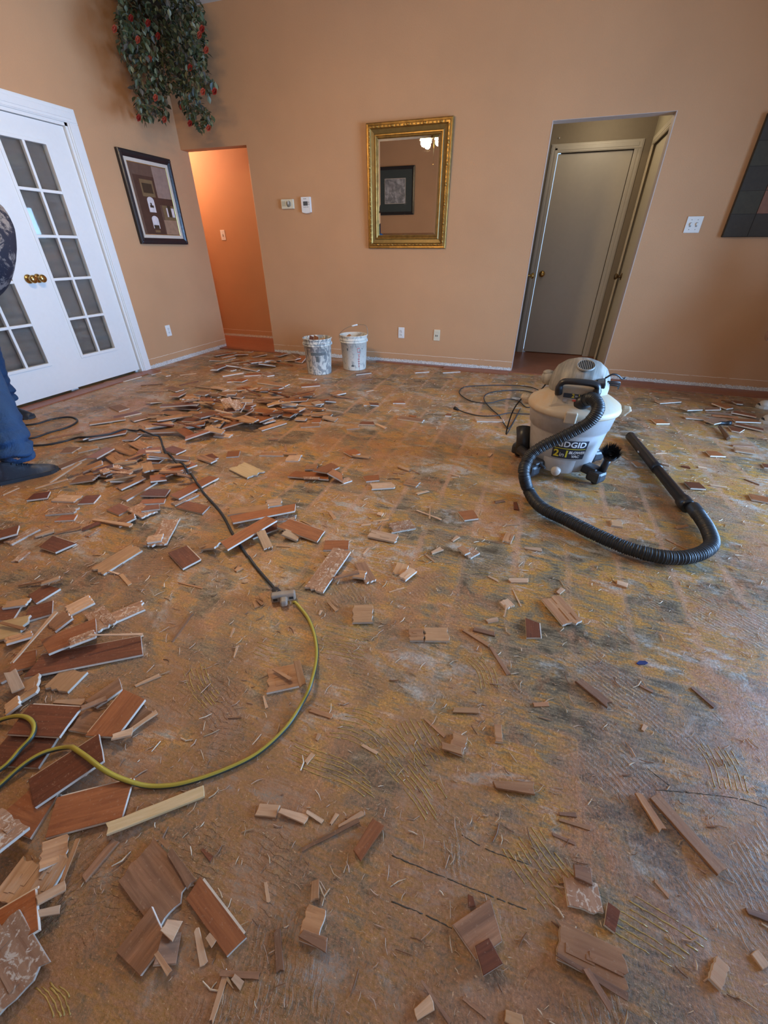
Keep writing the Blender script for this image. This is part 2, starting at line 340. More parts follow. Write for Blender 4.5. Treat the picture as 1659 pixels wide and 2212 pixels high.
def glazed_leaf(name, y0, y1, x, knob_y):
    """one leaf of the glazed pair, built at its place: two by five panes with raised bars"""
    z0, z1 = .028, DZ-.026; g0, g1 = y0+.17, y1-.21 if knob_y < y1-.3 else y1-.17
    if knob_y > (y0+y1)/2: g0, g1 = y0+.21, y1-.17
    gz0, gz1 = .29, 1.875
    bm = bmesh.new()
    for a in ((y0, g0, z0, z1), (g1, y1, z0, z1), (g0, g1, z0, gz0), (g0, g1, gz1, z1)): bx(bm, x-.035, x, a[0], a[1], a[2], a[3])
    leaf = struct(name, bm, M_WHITE)
    fr = bmesh.new(); q = .022
    for a in ((g0-q, g0+.004, gz0-q, gz1+q), (g1-.004, g1+q, gz0-q, gz1+q), (g0, g1, gz0-q, gz0+.004), (g0, g1, gz1-.004, gz1+q)): bx(fr, x-.04, x+.007, a[0], a[1], a[2], a[3], bev=.003)
    ym = (g0+g1)/2; bx(fr, x-.03, x+.004, ym-.011, ym+.011, gz0, gz1, bev=.004)
    for k in range(1, 5):
        zz = gz0+(gz1-gz0)*k/5; bx(fr, x-.03, x+.0042, g0, g1, zz-.011, zz+.011, bev=.004)
    obj('glazing_bars', fr, M_WHITE, leaf)
    t = NT('door_glass'); t.b.inputs['Transmission Weight'].default_value = 1.; t.b.inputs['IOR'].default_value = 1.45; gm = t.out((.9,.93,.93), .02)
    obj('glass', box(x-.022, x-.019, g0, g1, gz0, gz1), gm, leaf)
    cb = bmesh.new(); n = 160     # pleated curtain behind the glass: shallow horizontal folds
    vs = [[cb.verts.new((x-.05-.006*math.sin(i*2*PI/9)-.004*math.sin(i*.61+j), yy, gz0-.03+(gz1-gz0+.06)*i/n)) for i in range(n+1)] for j, yy in enumerate((g0-.02, (g0*2+g1)/3, (g0+g1*2)/3, g1+.02))]
    for a, b in zip(vs, vs[1:]):
        for i in range(n): cb.faces.new((a[i], b[i], b[i+1], a[i+1])).smooth = True
    obj('pleated_curtain', cb, plain('curtain_fabric', (.27,.215,.18), .85, 0, .1, 25), leaf)
    knob(leaf, (x, knob_y, .94), RY(PI/2)); return leaf
glazed_leaf('door_1', DY0+.026, 2.760, XL-.004, 2.716)
glazed_leaf('door_2', 2.764, DY1-.026, XL-.022, 2.806)
struct('wall_closet', box(XL-.4, XL-.38, DY0-.3, DY1+.3, 0, 2.3), plain('dark_closet', (.05,.045,.04), .9))
d3 = struct('door_3', box(AX0+.075, .635, ya+.02, ya+.055, .018, 2.005), M_GREYDOOR); knob(d3, (AX0+.075+.058, ya+.02, .905), RX(PI/2))
d4 = struct('door_4', box(xr+.02, xr+.055, 5.085, 5.795, .018, 2.005), M_CREAM); knob(d4, (xr+.02, 5.69, .905), RY(-PI/2), M_BRONZE)
d5 = struct('door_5', box(AX0-.245, AX0-.02, ya-.36, ya-.325, .018, 2.0), M_GREYDOOR); knob(d5, (AX0-.022, ya-.342, .9), RY(PI/2), M_BRASS)
# sliding glass doors in the right wall and the window behind the camera
def window(name, pts, ax):
    bm = bmesh.new()
    for a in pts: bx(bm, *a, bev=.004)
    return struct(name, bm, M_WHITE)
window('window_1', [(XR+.03,XR+.1,1.4,1.46,0,2.15),(XR+.03,XR+.1,3.34,3.4,0,2.15),(XR+.03,XR+.1,2.36,2.44,0,2.15),(XR+.03,XR+.1,1.4,3.4,0,.08),(XR+.03,XR+.1,1.4,3.4,2.07,2.15)], 'y')
window('window_2', [(.05,.12,YF-.1,YF-.03,.7,2.3),(2.28,2.35,YF-.1,YF-.03,.7,2.3),(1.16,1.24,YF-.1,YF-.03,.7,2.3),(.05,2.35,YF-.1,YF-.03,.7,.77),(.05,2.35,YF-.1,YF-.03,2.23,2.3)], 'x')
# hall lamp, and a fill light added to brighten the alcove, without a fixture
lamp('hall_ceiling_lamp', 'POINT', (-4.9, 5.2, 2.3), 30, (1.,.66,.50), size=.2)
lamp('alcove_fill', 'POINT', (.3, 5.5, 2.2), 3.2, (1.,.85,.62), size=.06)
# ------------------------------------------------------------------ ceiling fan with its four lit shades (seen in the mirror)
fan = thing('ceiling_fan', 'brass ceiling fan with lit glass shades, seen only in the wall mirror', 'ceiling fan', (-1.84, 2.10, -.05))
bm = bmesh.new(); lathe(bm, [(0,ZC+.05),(.07,ZC+.05),(.06,ZC-.0),(.015,ZC-.06),(.015,ZC-.26),(.04,ZC-.27)], 24); obj('downrod', bm, M_BRASS, fan)
bm = bmesh.new(); lathe(bm, [(0,2.82),(.10,2.81),(.13,2.76),(.12,2.70),(.07,2.66),(.06,2.60),(.075,2.57),(.05,2.53),(0,2.52)], 32); obj('motor_housing', bm, M_BRASS, fan)
for k in range(5):
    a = 2*PI*k/5+.3; obj('blade', box(.14, .64, -.06, .06, 2.735, 2.742, M=RZ(a), bev=.002), plain('blade_walnut', (.12,.06,.03), .4), fan)
GL = emis('lit_shade_glass', (1.,.80,.50), 14.)
for k in range(4):
    a = 2*PI*k/4+.785; c = Vector((.13*math.cos(a), .13*math.sin(a), 0)); bm = bmesh.new()
    tube(bm, spline([(0,0,2.56), (c.x*.6,c.y*.6,2.58), (c.x,c.y,2.53)], 5), .007, 8); obj('shade_arm', bm, M_BRASS, fan)
    bm = bmesh.new(); lathe(bm, [(.018,2.53),(.03,2.52),(.042,2.48),(.055,2.44),(.060,2.42),(.056,2.42),(.04,2.47),(.0,2.50)], 24, c=(c.x*1.15,c.y*1.15,-.02)); obj('lamp_shade', bm, GL, fan)
    lamp('fan_bulb', 'POINT', (-1.84+c.x*1.15, 2.10+c.y*1.15, 2.325), 14.5, LAMP_C, size=.045)
bm = bmesh.new(); tube(bm, [Vector((.02,.02,2.52)), Vector((.02,.02,2.15))], .0015, 5); sphere(bm, (.02,.02,2.14), .008); obj('pull_chain', bm, M_BRASS, fan)
# ------------------------------------------------------------------ framed mirror on the back wall
GOLD = plain('gilded_frame', (.30,.165,.04), .38, .75, .6, 25, .002); OLIVE = plain('olive_frame_cove', (.20,.125,.035), .4, .5, .3, 30)
mx0, mx1, mz0, mz1 = -1.838, -1.005, 1.16, 2.147
mir = thing('wall_mirror', 'gold framed mirror hanging on the back wall', 'mirror', ((mx0+mx1)/2, D, (mz0+mz1)/2)); mir.rotation_euler = (.020, 0, .003); mir.location.y = D-.016
mw, mh = (mx1-mx0)/2, (mz1-mz0)/2
def frame_ring(bm, w, h, prof, mi=None):
    """prof: (inset, out) pairs; rectangle of half size w,h in the xz plane, facing -y"""
    rings = [[bm.verts.new((sx*(w-i), -o, sz*(h-i))) for sx, sz in ((-1,-1),(1,-1),(1,1),(-1,1))] for i, o in prof]
    for k, (a, b) in enumerate(zip(rings, rings[1:])):
        for j in range(4):
            f = bm.faces.new((a[j], a[(j+1) % 4], b[(j+1) % 4], b[j])); f.material_index = (mi[k] if mi else 0)
    return bm
bm = bmesh.new(); frame_ring(bm, mw, mh, [(0,-.012),(0,.014),(.008,.022),(.020,.020),(.026,.030),(.040,.030),(.046,.022),(.050,.018),(.078,.010),(.086,.016),(.094,.016),(.100,.010),(.108,.012),(.114,.004),(.118,.001)], [0,0,0,0,0,0,0,1,1,0,0,0,0,0])
rr_ = random.Random(3)    # moulded fruit and leaf ornament round the frame
def orn(x, z, s=1.):
    sphere(bm, (x, -.028, z), .009*s, 1.5 if abs(x) < mw-.05 else .9, .7, .9 if abs(x) < mw-.05 else 1.5, 2, seg=10)
for k in range(24):
    for s in (-1, 1):
        z = -mh+.06+(2*mh-.12)*k/23; orn(s*(mw-.033), z, 1.25 if k % 4 == 0 else .8)
for k in range(19):
    for s in (-1, 1):
        x = -mw+.07+(2*mw-.14)*k/18; orn(x, s*(mh-.033), 1.3 if k % 4 == 1 else .8)
obj('frame', bm, [GOLD, OLIVE, plain('worn_gilding', (.42,.24,.06), .28, .85, .5, 60)], mir)
t = NT('mirror_silver'); sm = t.step(t.noise(t.coord(), 7, 4, .7, 1.5), .5, .75); t.put(t.b.inputs['Metallic'], 1.); MIRM = t.out((.78,.76,.70), t.math('MULTIPLY', sm, .05))
bm = bmesh.new(); gw, gh = mw-.112, mh-.112; frame_ring(bm, gw, gh, [(0,.001),(.022,.0035)]); quad(bm, [(-gw+.022,-.0035,-gh+.022),(gw-.022,-.0035,-gh+.022),(gw-.022,-.0035,gh-.022),(-gw+.022,-.0035,gh-.022)]); obj('mirror_glass', bm, MIRM, mir)
# ------------------------------------------------------------------ pictures
BLKF = plain('black_lacquer_frame', (.02,.018,.02), .28, 0, .3, 40, .001); LIN = plain('linen_liner', (.62,.53,.42), .8); GLD2 = plain('gold_fillet', (.62,.42,.12), .3, .7)
lp = thing('framed_picture', 'black framed brown picture hanging between french doors and hall opening', 'picture', (XL+.012, 4.312, 1.577)); lp.rotation_euler = (.0, .0, PI/2)
bm = bmesh.new(); frame_ring(bm, .338, .381, [(0,-.010),(0,.020),(.01,.028),(.03,.030),(.045,.022),(.055,.014)]); 
for sx in (-1, 1):
    for sz in (-1, 1): sphere(bm, (sx*.318, -.026, sz*.361), .012, 1.3, .6, 1.3, seg=10)
obj('frame', bm, BLKF, lp)
bm = bmesh.new(); frame_ring(bm, .284, .327, [(0,.014),(.026,.010),(.030,.010)]); obj('liner', bm, LIN, lp)
bm = bmesh.new(); frame_ring(bm, .255, .298, [(0,.0105),(.005,.008)]); obj('fillet', bm, GLD2, lp)
art = bmesh.new(); cols = [(.13,.075,.05),(.075,.038,.025),(.30,.20,.15),(.19,.12,.055),(.70,.62,.58),(.05,.035,.02),(.33,.20,.12)]
AM = [plain('print_tone_%s' % s, c, .35, 0, .3, 22) for s, c in zip(('brown','umber','dusk','foliage','window','shade','path'), cols)]
def ar(x0, x1, z0, z1, mi, y=-.006):
    quad(art, [(x0,y,z0),(x1,y,z0),(x1,y,z1),(x0,y,z1)], mi)
ar(-.25,.25,-.293,.293,0); ar(-.22,.05,-.29,.20,1,-.0062); ar(.05,.25,.03,.29,2,-.0062); ar(.05,.25,-.03,.03,1,-.0063); ar(-.15,.02,.03,.17,3,-.0064); ar(-.13,.0,.06,.14,5,-.0065)
ar(.08,.25,-.16,-.03,3,-.0063); ar(.13,.24,-.13,-.05,4,-.0064); ar(.15,.20,-.13,-.03,5,-.0066); ar(.06,.25,-.29,-.16,6,-.0063)
for z0, z1 in ((-.10,.03), (-.24,-.13)):      # two arched pale windows
    n = 12; pts = [(-.11,-.0066,z0),(-.02,-.0066,z0)]+[(-.065+.045*math.cos(PI*k/n), -.0066, z1-.03+.03*math.sin(PI*k/n)) for k in range(n+1)]
    quad(art, pts, 4)
ar(-.09,-.04,-.06,-.04,5,-.0068); ar(-.08,-.06,-.06,-.02,5,-.0069); ar(-.1,-.03,-.24,-.21,5,-.0068); ar(-.10,-.03,-.275,-.255,3,-.0066)
obj('print', art, AM, lp)
rp = thing('wall_art', 'dark mosaic relief panel at right end of back wall, beside the double switch', 'wall art', (1.90, D, 1.628))
bm = bmesh.new(); bx(bm, -.53, .53, -.032, 0, -.385, .385, bev=.004); obj('panel', bm, plain('dark_slate_panel', (.045,.034,.024), .8, 0, .4, 12, .002), rp)
MS = [plain('mosaic_'+n_, c, .8, 0, .3, 30, .001) for n_, c in (('slate',(.045,.035,.024)),('rust',(.22,.10,.06)),('rose',(.20,.12,.085)),('petrol',(.022,.026,.028)),('moss',(.052,.043,.026)))]
bm = bmesh.new(); mr = random.Random(5)
for i in range(6):
    for j in range(5):
        x0 = -.525+i*.175; z0 = -.38+j*.152; inner = 1 <= i <= 4 and 1 <= j <= 3
        x1 = x0+.171
        if inner:
            mi = mr.choice((1,2,3,1)); bx(bm, x0, x0+.10, -.039, -.030, z0, z0+.148, mi); bx(bm, x0+.103, x1, -.041, -.030, z0, z0+.07, mr.choice((3,2))); bx(bm, x0+.103, x1, -.038, -.030, z0+.073, z0+.148, mr.choice((1,4)))
        else: bx(bm, x0, x1, -.036, -.030, z0, z0+.149, mr.choice((0,4,0)))
obj('mosaic_tiles', bm, MS, rp)
op = thing('framed_print', 'dark framed landscape print reflected in the gold mirror', 'picture', (-3.55, YF+.015, 2.02), PI)
bm = bmesh.new(); frame_ring(bm, .46, .44, [(0,-.01),(0,.02),(.03,.03),(.06,.015)]); obj('frame', bm, BLKF, op)
bm = bmesh.new(); frame_ring(bm, .40, .38, [(0,.013),(.15,.012),(.155,.014),(.16,.012)], [0,1,1]); obj('mat_board', bm, [plain('dark_green_mat', (.05,.062,.055), .7), LIN], op)
bm = bmesh.new(); quad(bm, [(-.24,-.01,-.22),(.24,-.01,-.22),(.24,-.01,.22),(-.24,-.01,.22)]); t = NT('misty_landscape_print'); v = t.coord()
obj('print', bm, t.out(t.ramp(t.noise(v, 9, 6, .7, .5), [(.3,(.10,.10,.10)), (.5,(.30,.29,.28)), (.62,(.55,.52,.50)), (.8,(.24,.26,.33))]), .3), op)
# ------------------------------------------------------------------ plates, thermostats
def plate(name, label, loc, rz, w=.072, h=.116, kind='outlet', col=None, cat='outlet', group=None):
    col = col or M_PLAST; o = thing(name, label, cat, loc, rz, group)
    obj('cover_plate', box(-w/2, w/2, -.006, 0, -h/2, h/2, bev=.0025), col, o)
    if kind == 'outlet':
        for s in (-1, 1):
            bm = box(-.017, .017, -.0085, -.002, s*.020-.0135, s*.020+.0135, bev=.003); so = obj('socket', bm, col, o); sl = bmesh.new()
            bx(sl, -.0085, -.0060, -.0093, -.008, s*.020-.003, s*.020+.007); bx(sl, .0060, .0085, -.0093, -.008, s*.020-.003, s*.020+.006); bx(sl, -.0025, .0025, -.0093, -.008, s*.020-.0095, s*.020-.0048); obj('slot', sl, M_DARKSLOT, so)
        bm = bmesh.new(); lathe(bm, [(0,.002),(.0028,.002),(.0028,0)], 10, ax=RX(PI/2), c=(0,-.006,0)); obj('screw', bm, M_BRONZE, o)
    elif kind == 'phone':
        for s in (-1, 1):
            so = obj('jack', box(-.012, .012, -.008, -.003, -.018+.001, .010, bev=.002) if s < 0 else box(-.024, .024, -.0075, -.003, .030, .044, bev=.001), col, o)
        bm = bmesh.new()
        for s in (-1, 1): bx(bm, s*.008-.0035, s*.008+.0035, -.0088, -.007, -.014, .004)
        obj('slot', bm, M_DARKSLOT, o)
    elif kind in ('switch', 'double'):
        for s in ((0,) if kind == 'switch' else (-.023, .023)):
            obj('toggle', box(s-.005, s+.005, -.016, -.003, -.006, .012, M=None, bev=.002), col, o)
            bm = bmesh.new(); bx(bm, s-.007, s+.007, -.0072, -.005, -.016, .016)
            for q in (-.034, .034): lathe(bm, [(0,.002),(.0028,.002),(.0028,0)], 10, ax=RX(PI/2), c=(s,-.006,q))
            obj('screw', bm, plain('grey_slot', (.30,.28,.26), .5), o)
    return o
plate('wall_outlet', 'white double outlet low on back wall, right of the paint buckets', (-1.456, D, .337), 0)
plate('phone_jack', 'ivory phone jack plate low on back wall, right of the white outlet', (-1.035, D, .333), 0, kind='phone', col=M_IVORY, cat='jack')
plate('wall_outlet', 'white outlet low on left wall between french doors and hall opening', (XL, 4.04, .350), PI/2)
plate('light_switch', 'single white light switch on the orange-lit hall wall', (-4.315, yb, 1.315), 0, kind='switch', cat='switch')
plate('light_switch', 'white double light switch plate right of the alcove doorway', (1.136, D, 1.333), 0, w=.118, kind='double', cat='switch')
th = thing('dial_thermostat', 'small ivory dial thermostat on back wall, left of the digital one', 'thermostat', (-2.773, D, 1.563))
obj('housing', box(-.074, .074, -.026, 0, -.042, .042, bev=.004), M_IVORY, th)
bm = bmesh.new(); lathe(bm, [(0,.007),(.018,.007),(.026,.005),(.028,0)], 28, ax=RX(PI/2), c=(.018,-.026,0)); obj('dial', bm, plain('grey_dial', (.22,.20,.15), .4), th)
bm = bmesh.new(); bx(bm, .014, .022, -.036, -.032, -.004, .024); obj('pointer', bm, M_PLAST, th)
bm = bmesh.new()
for k in range(3): bx(bm, -.062+k*.016, -.054+k*.016, -.0268, -.025, -.02, .024)
obj('vent_slots', bm, plain('slot_shade', (.36,.32,.20), .6), th)
th = thing('digital_thermostat', 'white digital thermostat with dark screen, between dial thermostat and mirror', 'thermostat', (-2.548, D, 1.550))
bm = bmesh.new(); n = 10; pr = [(-.053,.068),(.053,.068)]+[(.053-.106*k/n, -.062-.010*math.sin(PI*k/n)) for k in range(n+1)]
f = bm.faces.new([bm.verts.new((x,-.026,z)) for x, z in pr]); g = bmesh.ops.extrude_face_region(bm, geom=[f]); [setattr(v, 'co', v.co+Vector((0,.026,0))) for v in g['geom'] if isinstance(v, bmesh.types.BMVert)]; bmesh.ops.recalc_face_normals(bm, faces=bm.faces); obj('housing', bm, M_PLAST, th)
obj('screen', box(-.029, .024, -.0275, -.025, -.006, .030), plain('lcd_dark', (.075,.078,.075), .2), th)
for s in (-.022, 0, .022): obj('button', box(s-.004, s+.004, -.0285, -.025, -.022, -.015, bev=.001), plain('button_grey', (.16,.15,.14), .5), th)
for s in (.006, .022): obj('button', box(.034, .041, -.0285, -.025, s-.004, s+.004, bev=.001), plain('button_grey', (.16,.15,.14), .5), th)
bm = bmesh.new(); sphere(bm, (-.018,-.026,.052), .004, 1, .3, 1, seg=8); bx(bm, -.008, .010, -.0265, -.025, .050, .054); obj('maker_mark', bm, plain('brown_mark', (.16,.08,.05), .5), th)
bm = bmesh.new(); sphere(bm, at(1208, 298, 5.965), .008, seg=10); tag(obj('wall_hook', bm, M_PLAST), 'tiny white hook on the dark wall above the alcove door', 'hook')
# ------------------------------------------------------------------ shop vacuum
VC = Vector((.292, 2.53, 0)); VR = -.10
vac = thing('shop_vacuum', 'grey and cream shop vacuum with black ribbed hose in front of alcove doorway', 'vacuum', VC, VR)
VI = (TR(*VC) @ RZ(VR)).inverted()
def vl(p): return VI @ Vector(p)
def m_dusty(name, c, dust, rough=.4, lo=.5, hi=.62, sc=5.):
    t = NT(name); v = t.coord(); k = t.math('MULTIPLY', t.step(t.noise(v, sc, 5, .65, .5), lo, hi), .8); k2 = t.math('MULTIPLY', t.step(t.noise(v, 60, 3, .8), .55, .7), .25)
    col = t.mix(t.math('MAXIMUM', k, k2), c, dust); return t.out(col, t.math('ADD', rough, t.math('MULTIPLY', k, .3)))
GDRUM = m_dusty('grey_drum_plastic', (.42,.40,.385), (.32,.27,.22), .32, .5, .75, 6.); LID = m_dusty('dusty_cream_lid', (.54,.45,.33), (.56,.36,.19), .42, .40, .66, 6.)
DOME = NT('dusty_motor_cover'); v = DOME.coord(); a = DOME.noise(DOME.coord('Object', (30,3,3)), 1., 4, .6, .4); col = DOME.mix(DOME.step(a, .4, .62), (.20,.19,.165), (.42,.37,.30)); DOME = DOME.out(col, .55)
def rdrum(z): return .178+(.232-.178)*max(0, min(1, (z-.045)/.35))+(.006 if z > .295 else 0)
bm = bmesh.new(); lathe(bm, [(0,.045),(.16,.045),(.178,.052),(.1985,.18),(.2135,.28),(.215,.292),(.222,.296),(.236,.385),(.240,.392),(.240,.400),(0,.400)], 72); obj('drum', bm, GDRUM, vac)
bm = bmesh.new()      # raised front panel round the drain
for x0, x1, z0, z1 in ((-.085,.085,.05,.135),):
    g = []
    for j in range(5):
        z = z0+(z1-z0)*j/4; g.append([bm.verts.new(((rdrum(z)+.010)*math.sin(x0/.19+(x1-x0)/.19*i/10), -(rdrum(z)+(.010 if 0 < i < 10 and j < 4 else 0))*math.cos(x0/.19+(x1-x0)/.19*i/10), z)) for i in range(11)])
    for j in range(4):
        for i in range(10): bm.faces.new((g[j][i], g[j][i+1], g[j+1][i+1], g[j+1][i])).smooth = True
obj('front_panel', bm, GDRUM, vac)
bm = bmesh.new(); lathe(bm, [(.236,.386),(.247,.388),(.251,.398),(.251,.412),(.246,.420),(.243,.424),(.20,.452),(.15,.478),(0,.50)], 72); lidp = obj('lid', bm, LID, vac)
for s in (-1, 1):
    bm = bmesh.new(); bx(bm, s*.270-.026, s*.270+.026, -.035, .035, .375, .425, bev=.014)
    for v in bm.verts:
        if v.co.z < .395: v.co.x -= s*.018
    obj('lid_latch', bm, LID, vac)
bm = bmesh.new(); bx(bm, -.03, .03, -.262, -.236, .372, .432, bev=.006); obj('lid_tab', bm, LID, vac)
# intake and motor housing
bm = bmesh.new(); sec = [(-.205,.42,.115),(-.20,.455,.112),(-.165,.53,.100),(-.150,.548,.096),(-.06,.57,.095),(.02,.56,.10)]
L = [[bm.verts.new((x*wd, y, z)) for x in (-1,-.8,0,.8,1)] for y, z, wd in sec]
for r_ in L:
    for i, v in enumerate(r_):
        if i in (0, 4): v.co.z -= .012
for a, b in zip(L, L[1:]):
    for i in range(4): bm.faces.new((a[i], a[i+1], b[i+1], b[i]))
for i in (0, 4):
    for a, b in zip(L, L[1:]):
        p, q = a[i], b[i]; s = (-1 if i == 0 else 1); p2 = bm.verts.new((p.co.x*1.18, p.co.y+.02, .41)); q2 = bm.verts.new((q.co.x*1.35, q.co.y+.02, .41)); bm.faces.new((p, q, q2, p2) if s > 0 else (p, p2, q2, q))
bmesh.ops.remove_doubles(bm, verts=bm.verts, dist=.002); bmesh.ops.recalc_face_normals(bm, faces=bm.faces)
obj('intake_housing', bm, LID, vac)
bm = bmesh.new(); pr = [(.155,.44),(.158,.50),(.150,.555),(.128,.598),(.09,.628),(.045,.643),(0,.647)]; n = 72; lathe(bm, pr, n, c=(0,.045,0))
for v in bm.verts:
    a = math.atan2(v.co.y-.045, v.co.x); r_ = math.hypot(v.co.x, v.co.y-.045); k = 1+.018*(1 if math.sin(v.co.x*130) > 0 else 0)*(r_ > .05); v.co.x *= k; v.co.y = .045+(v.co.y-.045)*k
mc = obj('motor_cover', bm, DOME, vac)
def domez(x, y):
    r_ = math.hypot(x, y-.045); 
    for (ra, za), (rb, zb) in zip(pr[::-1], pr[::-1][1:]):
        if ra <= r_ <= rb: return za+(zb-za)*(r_-ra)/(rb-ra)
    return .5
bm = bmesh.new(); lathe(bm, [(.047,-.003),(.047,.004),(.042,.006),(.040,.002)], 32)
for k in range(-4, 5):
    h = math.sqrt(max(0, .041**2-(k*.0088)**2)); bx(bm, k*.0088-.0016, k*.0088+.0016, -h, h, .001, .005)
for v in bm.verts: v.co = TR(.012,-.045,.629) @ RX(.42) @ v.co
g1_ = obj('vent_grille', bm, DOME, mc)
bm = bmesh.new(); lathe(bm, [(0,.0015),(.045,.0015),(.045,-.004)], 32, ax=RX(.42), c=(.012,-.045,.627)); obj('vent_recess', bm, M_DARKSLOT, mc)
bm = bmesh.new(); sphere(bm, (-.165,.085,.515), .052, .9, 1.0, .8); sphere(bm, (-.175,.08,.545), .03, 1, 1, .5); obj('side_lug', bm, DOME, vac)
# black carrying handle
bm = bmesh.new(); hp = [Vector(p) for p in ((-.088,-.178,.500),(-.092,-.182,.530),(-.085,-.185,.560),(-.060,-.187,.572),(.0,-.190,.576),(.060,-.187,.574),(.088,-.185,.562),(.093,-.182,.530),(.085,-.178,.500))]
tube(bm, spline(hp, 4), [.020]*6+[.016]*21+[.020]*6, 10)
for v in bm.verts: v.co.y = -.185+(v.co.y+.185)*1.5
obj('carry_handle', bm, M_BLACK, vac)
bm = bmesh.new(); bx(bm, .085, .125, -.16, .02, .545, .572, bev=.006); obj('handle_bracket', bm, M_BLACK, vac)
bm = bmesh.new()
for k in range(3): tube(bm, [Vector((.12,-.02+.02*k,.55-.012*k)), Vector((.20,.01+.015*k,.548-.014*k)), Vector((.205,.02+.015*k,.53-.014*k))], .0045, 6)
tube(bm, spline([(.12,-.05,.575),(.15,-.045,.597),(.18,-.03,.590),(.20,-.01,.572),(.22,.0,.575)], 4), .005, 6); obj('cord_hook', bm, M_BLACK, vac)
# badges and lettering
def text_mesh(s, size, extr=.0006, bold=0., shear=0., spacing=1.):
    cu = bpy.data.curves.new('letters', 'FONT'); cu.body = s; cu.size = size; cu.extrude = extr; cu.offset = bold; cu.shear = shear; cu.align_x = 'CENTER'; cu.align_y = 'CENTER'; cu.space_character = spacing; cu.resolution_u = 3
    o = bpy.data.objects.new('tmp', cu); COL.objects.link(o); dg = bpy.context.evaluated_depsgraph_get(); me = bpy.data.meshes.new_from_object(o.evaluated_get(dg)); bpy.data.objects.remove(o); bpy.data.curves.remove(cu)
    bm = bmesh.new(); bm.from_mesh(me); bpy.data.meshes.remove(me); bmesh.ops.subdivide_edges(bm, edges=[e for e in bm.edges if e.calc_length() > .01], cuts=2); return bm
YEL = plain('badge_yellow', (.72,.60,.04), .4, 0, .05); WHT = plain('badge_white', (.78,.78,.78), .4, 0, .03); NAVY = plain('badge_navy', (.022,.027,.042), .35, 0, .1); RED = plain('badge_red', (.45,.05,.03), .4); CHR = plain('badge_silver', (.42,.42,.43), .3, .6)
def wrap(bm, cx, cz, off, tilt=0.):
    for v in bm.verts:
        x = v.co.x*math.cos(tilt)-v.co.y*math.sin(tilt)+cx; z = v.co.y*math.cos(tilt)+v.co.x*math.sin(tilt)+cz; r_ = rdrum(z)+off+v.co.z; a = x/.205; v.co = Vector((r_*math.sin(a), -r_*math.cos(a), z))
    return bm
LX, LZ = .040, .203
bm = bmesh.new(); g = [[bm.verts.new((-.092+.184*i/20, -.058+.116*j/4, 0)) for i in range(21)] for j in range(5)]
for j in range(4):
    for i in range(20): bm.faces.new((g[j][i], g[j][i+1], g[j+1][i+1], g[j+1][i])).smooth = True
wrap(bm, LX, LZ, .0015); badge = obj('drum_badge', bm, NAVY, vac)
obj('badge_word', wrap(text_mesh('RIDGID', .048, .0004, .0012, 0, 1.02), LX, LZ+.033, .0026), WHT, badge)
bm = bmesh.new(); g = [[bm.verts.new((-.086+.172*i/20, -.002+.004*j, 0)) for i in range(21)] for j in range(2)]
for i in range(20): bm.faces.new((g[0][i], g[0][i+1], g[1][i+1], g[1][i]))
obj('badge_rule', wrap(bm, LX, LZ+.0065, .0026), YEL, badge)
obj('badge_word', wrap(text_mesh('2', .060, .0004, .0018), LX-.068, LZ-.028, .0026), YEL, badge)
obj('badge_word', wrap(text_mesh('in', .038, .0004, .0002), LX-.037, LZ-.033, .0026), WHT, badge)
obj('badge_word', wrap(text_mesh('1', .060, .0004, .0018), LX-.012, LZ-.028, .0026), YEL, badge)
obj('badge_word', wrap(text_mesh('BLOWER', .0225, .0004, .0010, .1), LX+.044, LZ-.016, .0026), WHT, badge)
obj('badge_word', wrap(text_mesh('VAC', .0225, .0004, .0010, .1), LX+.040, LZ-.040, .0026), WHT, badge)
HM = TR(0,-.188,.487) @ RX(1.12)     # sloping face of the intake housing
def face_on(bm, dx, dy, off=0.): 
    for v in bm.verts: v.co = HM @ Vector((v.co.x+dx, v.co.y+dy, v.co.z+off))
    return bm
fb = obj('front_badge', face_on(box(-.062,.062,-.011,.011,-.001,.001), .0, .012, .004), NAVY, vac)
obj('badge_word', face_on(text_mesh('2', .026, .0004, .001), -.014, .012, .0056), YEL, fb); obj('badge_word', face_on(text_mesh('in', .019, .0004), .002, .012, .0056), WHT, fb); obj('badge_word', face_on(text_mesh('1', .026, .0004, .001), .015, .012, .0056), YEL, fb)
bm = bmesh.new(); bx(bm, -.060, .060, -.007, -.003, .003, .0045); bx(bm, -.060,-.040,-.022,-.008,.003,.0045); bx(bm, .040,.062,-.022,-.008,.003,.0045); obj('port_marks', face_on(bm, 0, 0), CHR, fb)
bm = bmesh.new(); bx(bm, -.012, .030, -.016, -.006, .003, .006); obj('port_marks', face_on(bm, 0, 0), RED, fb)
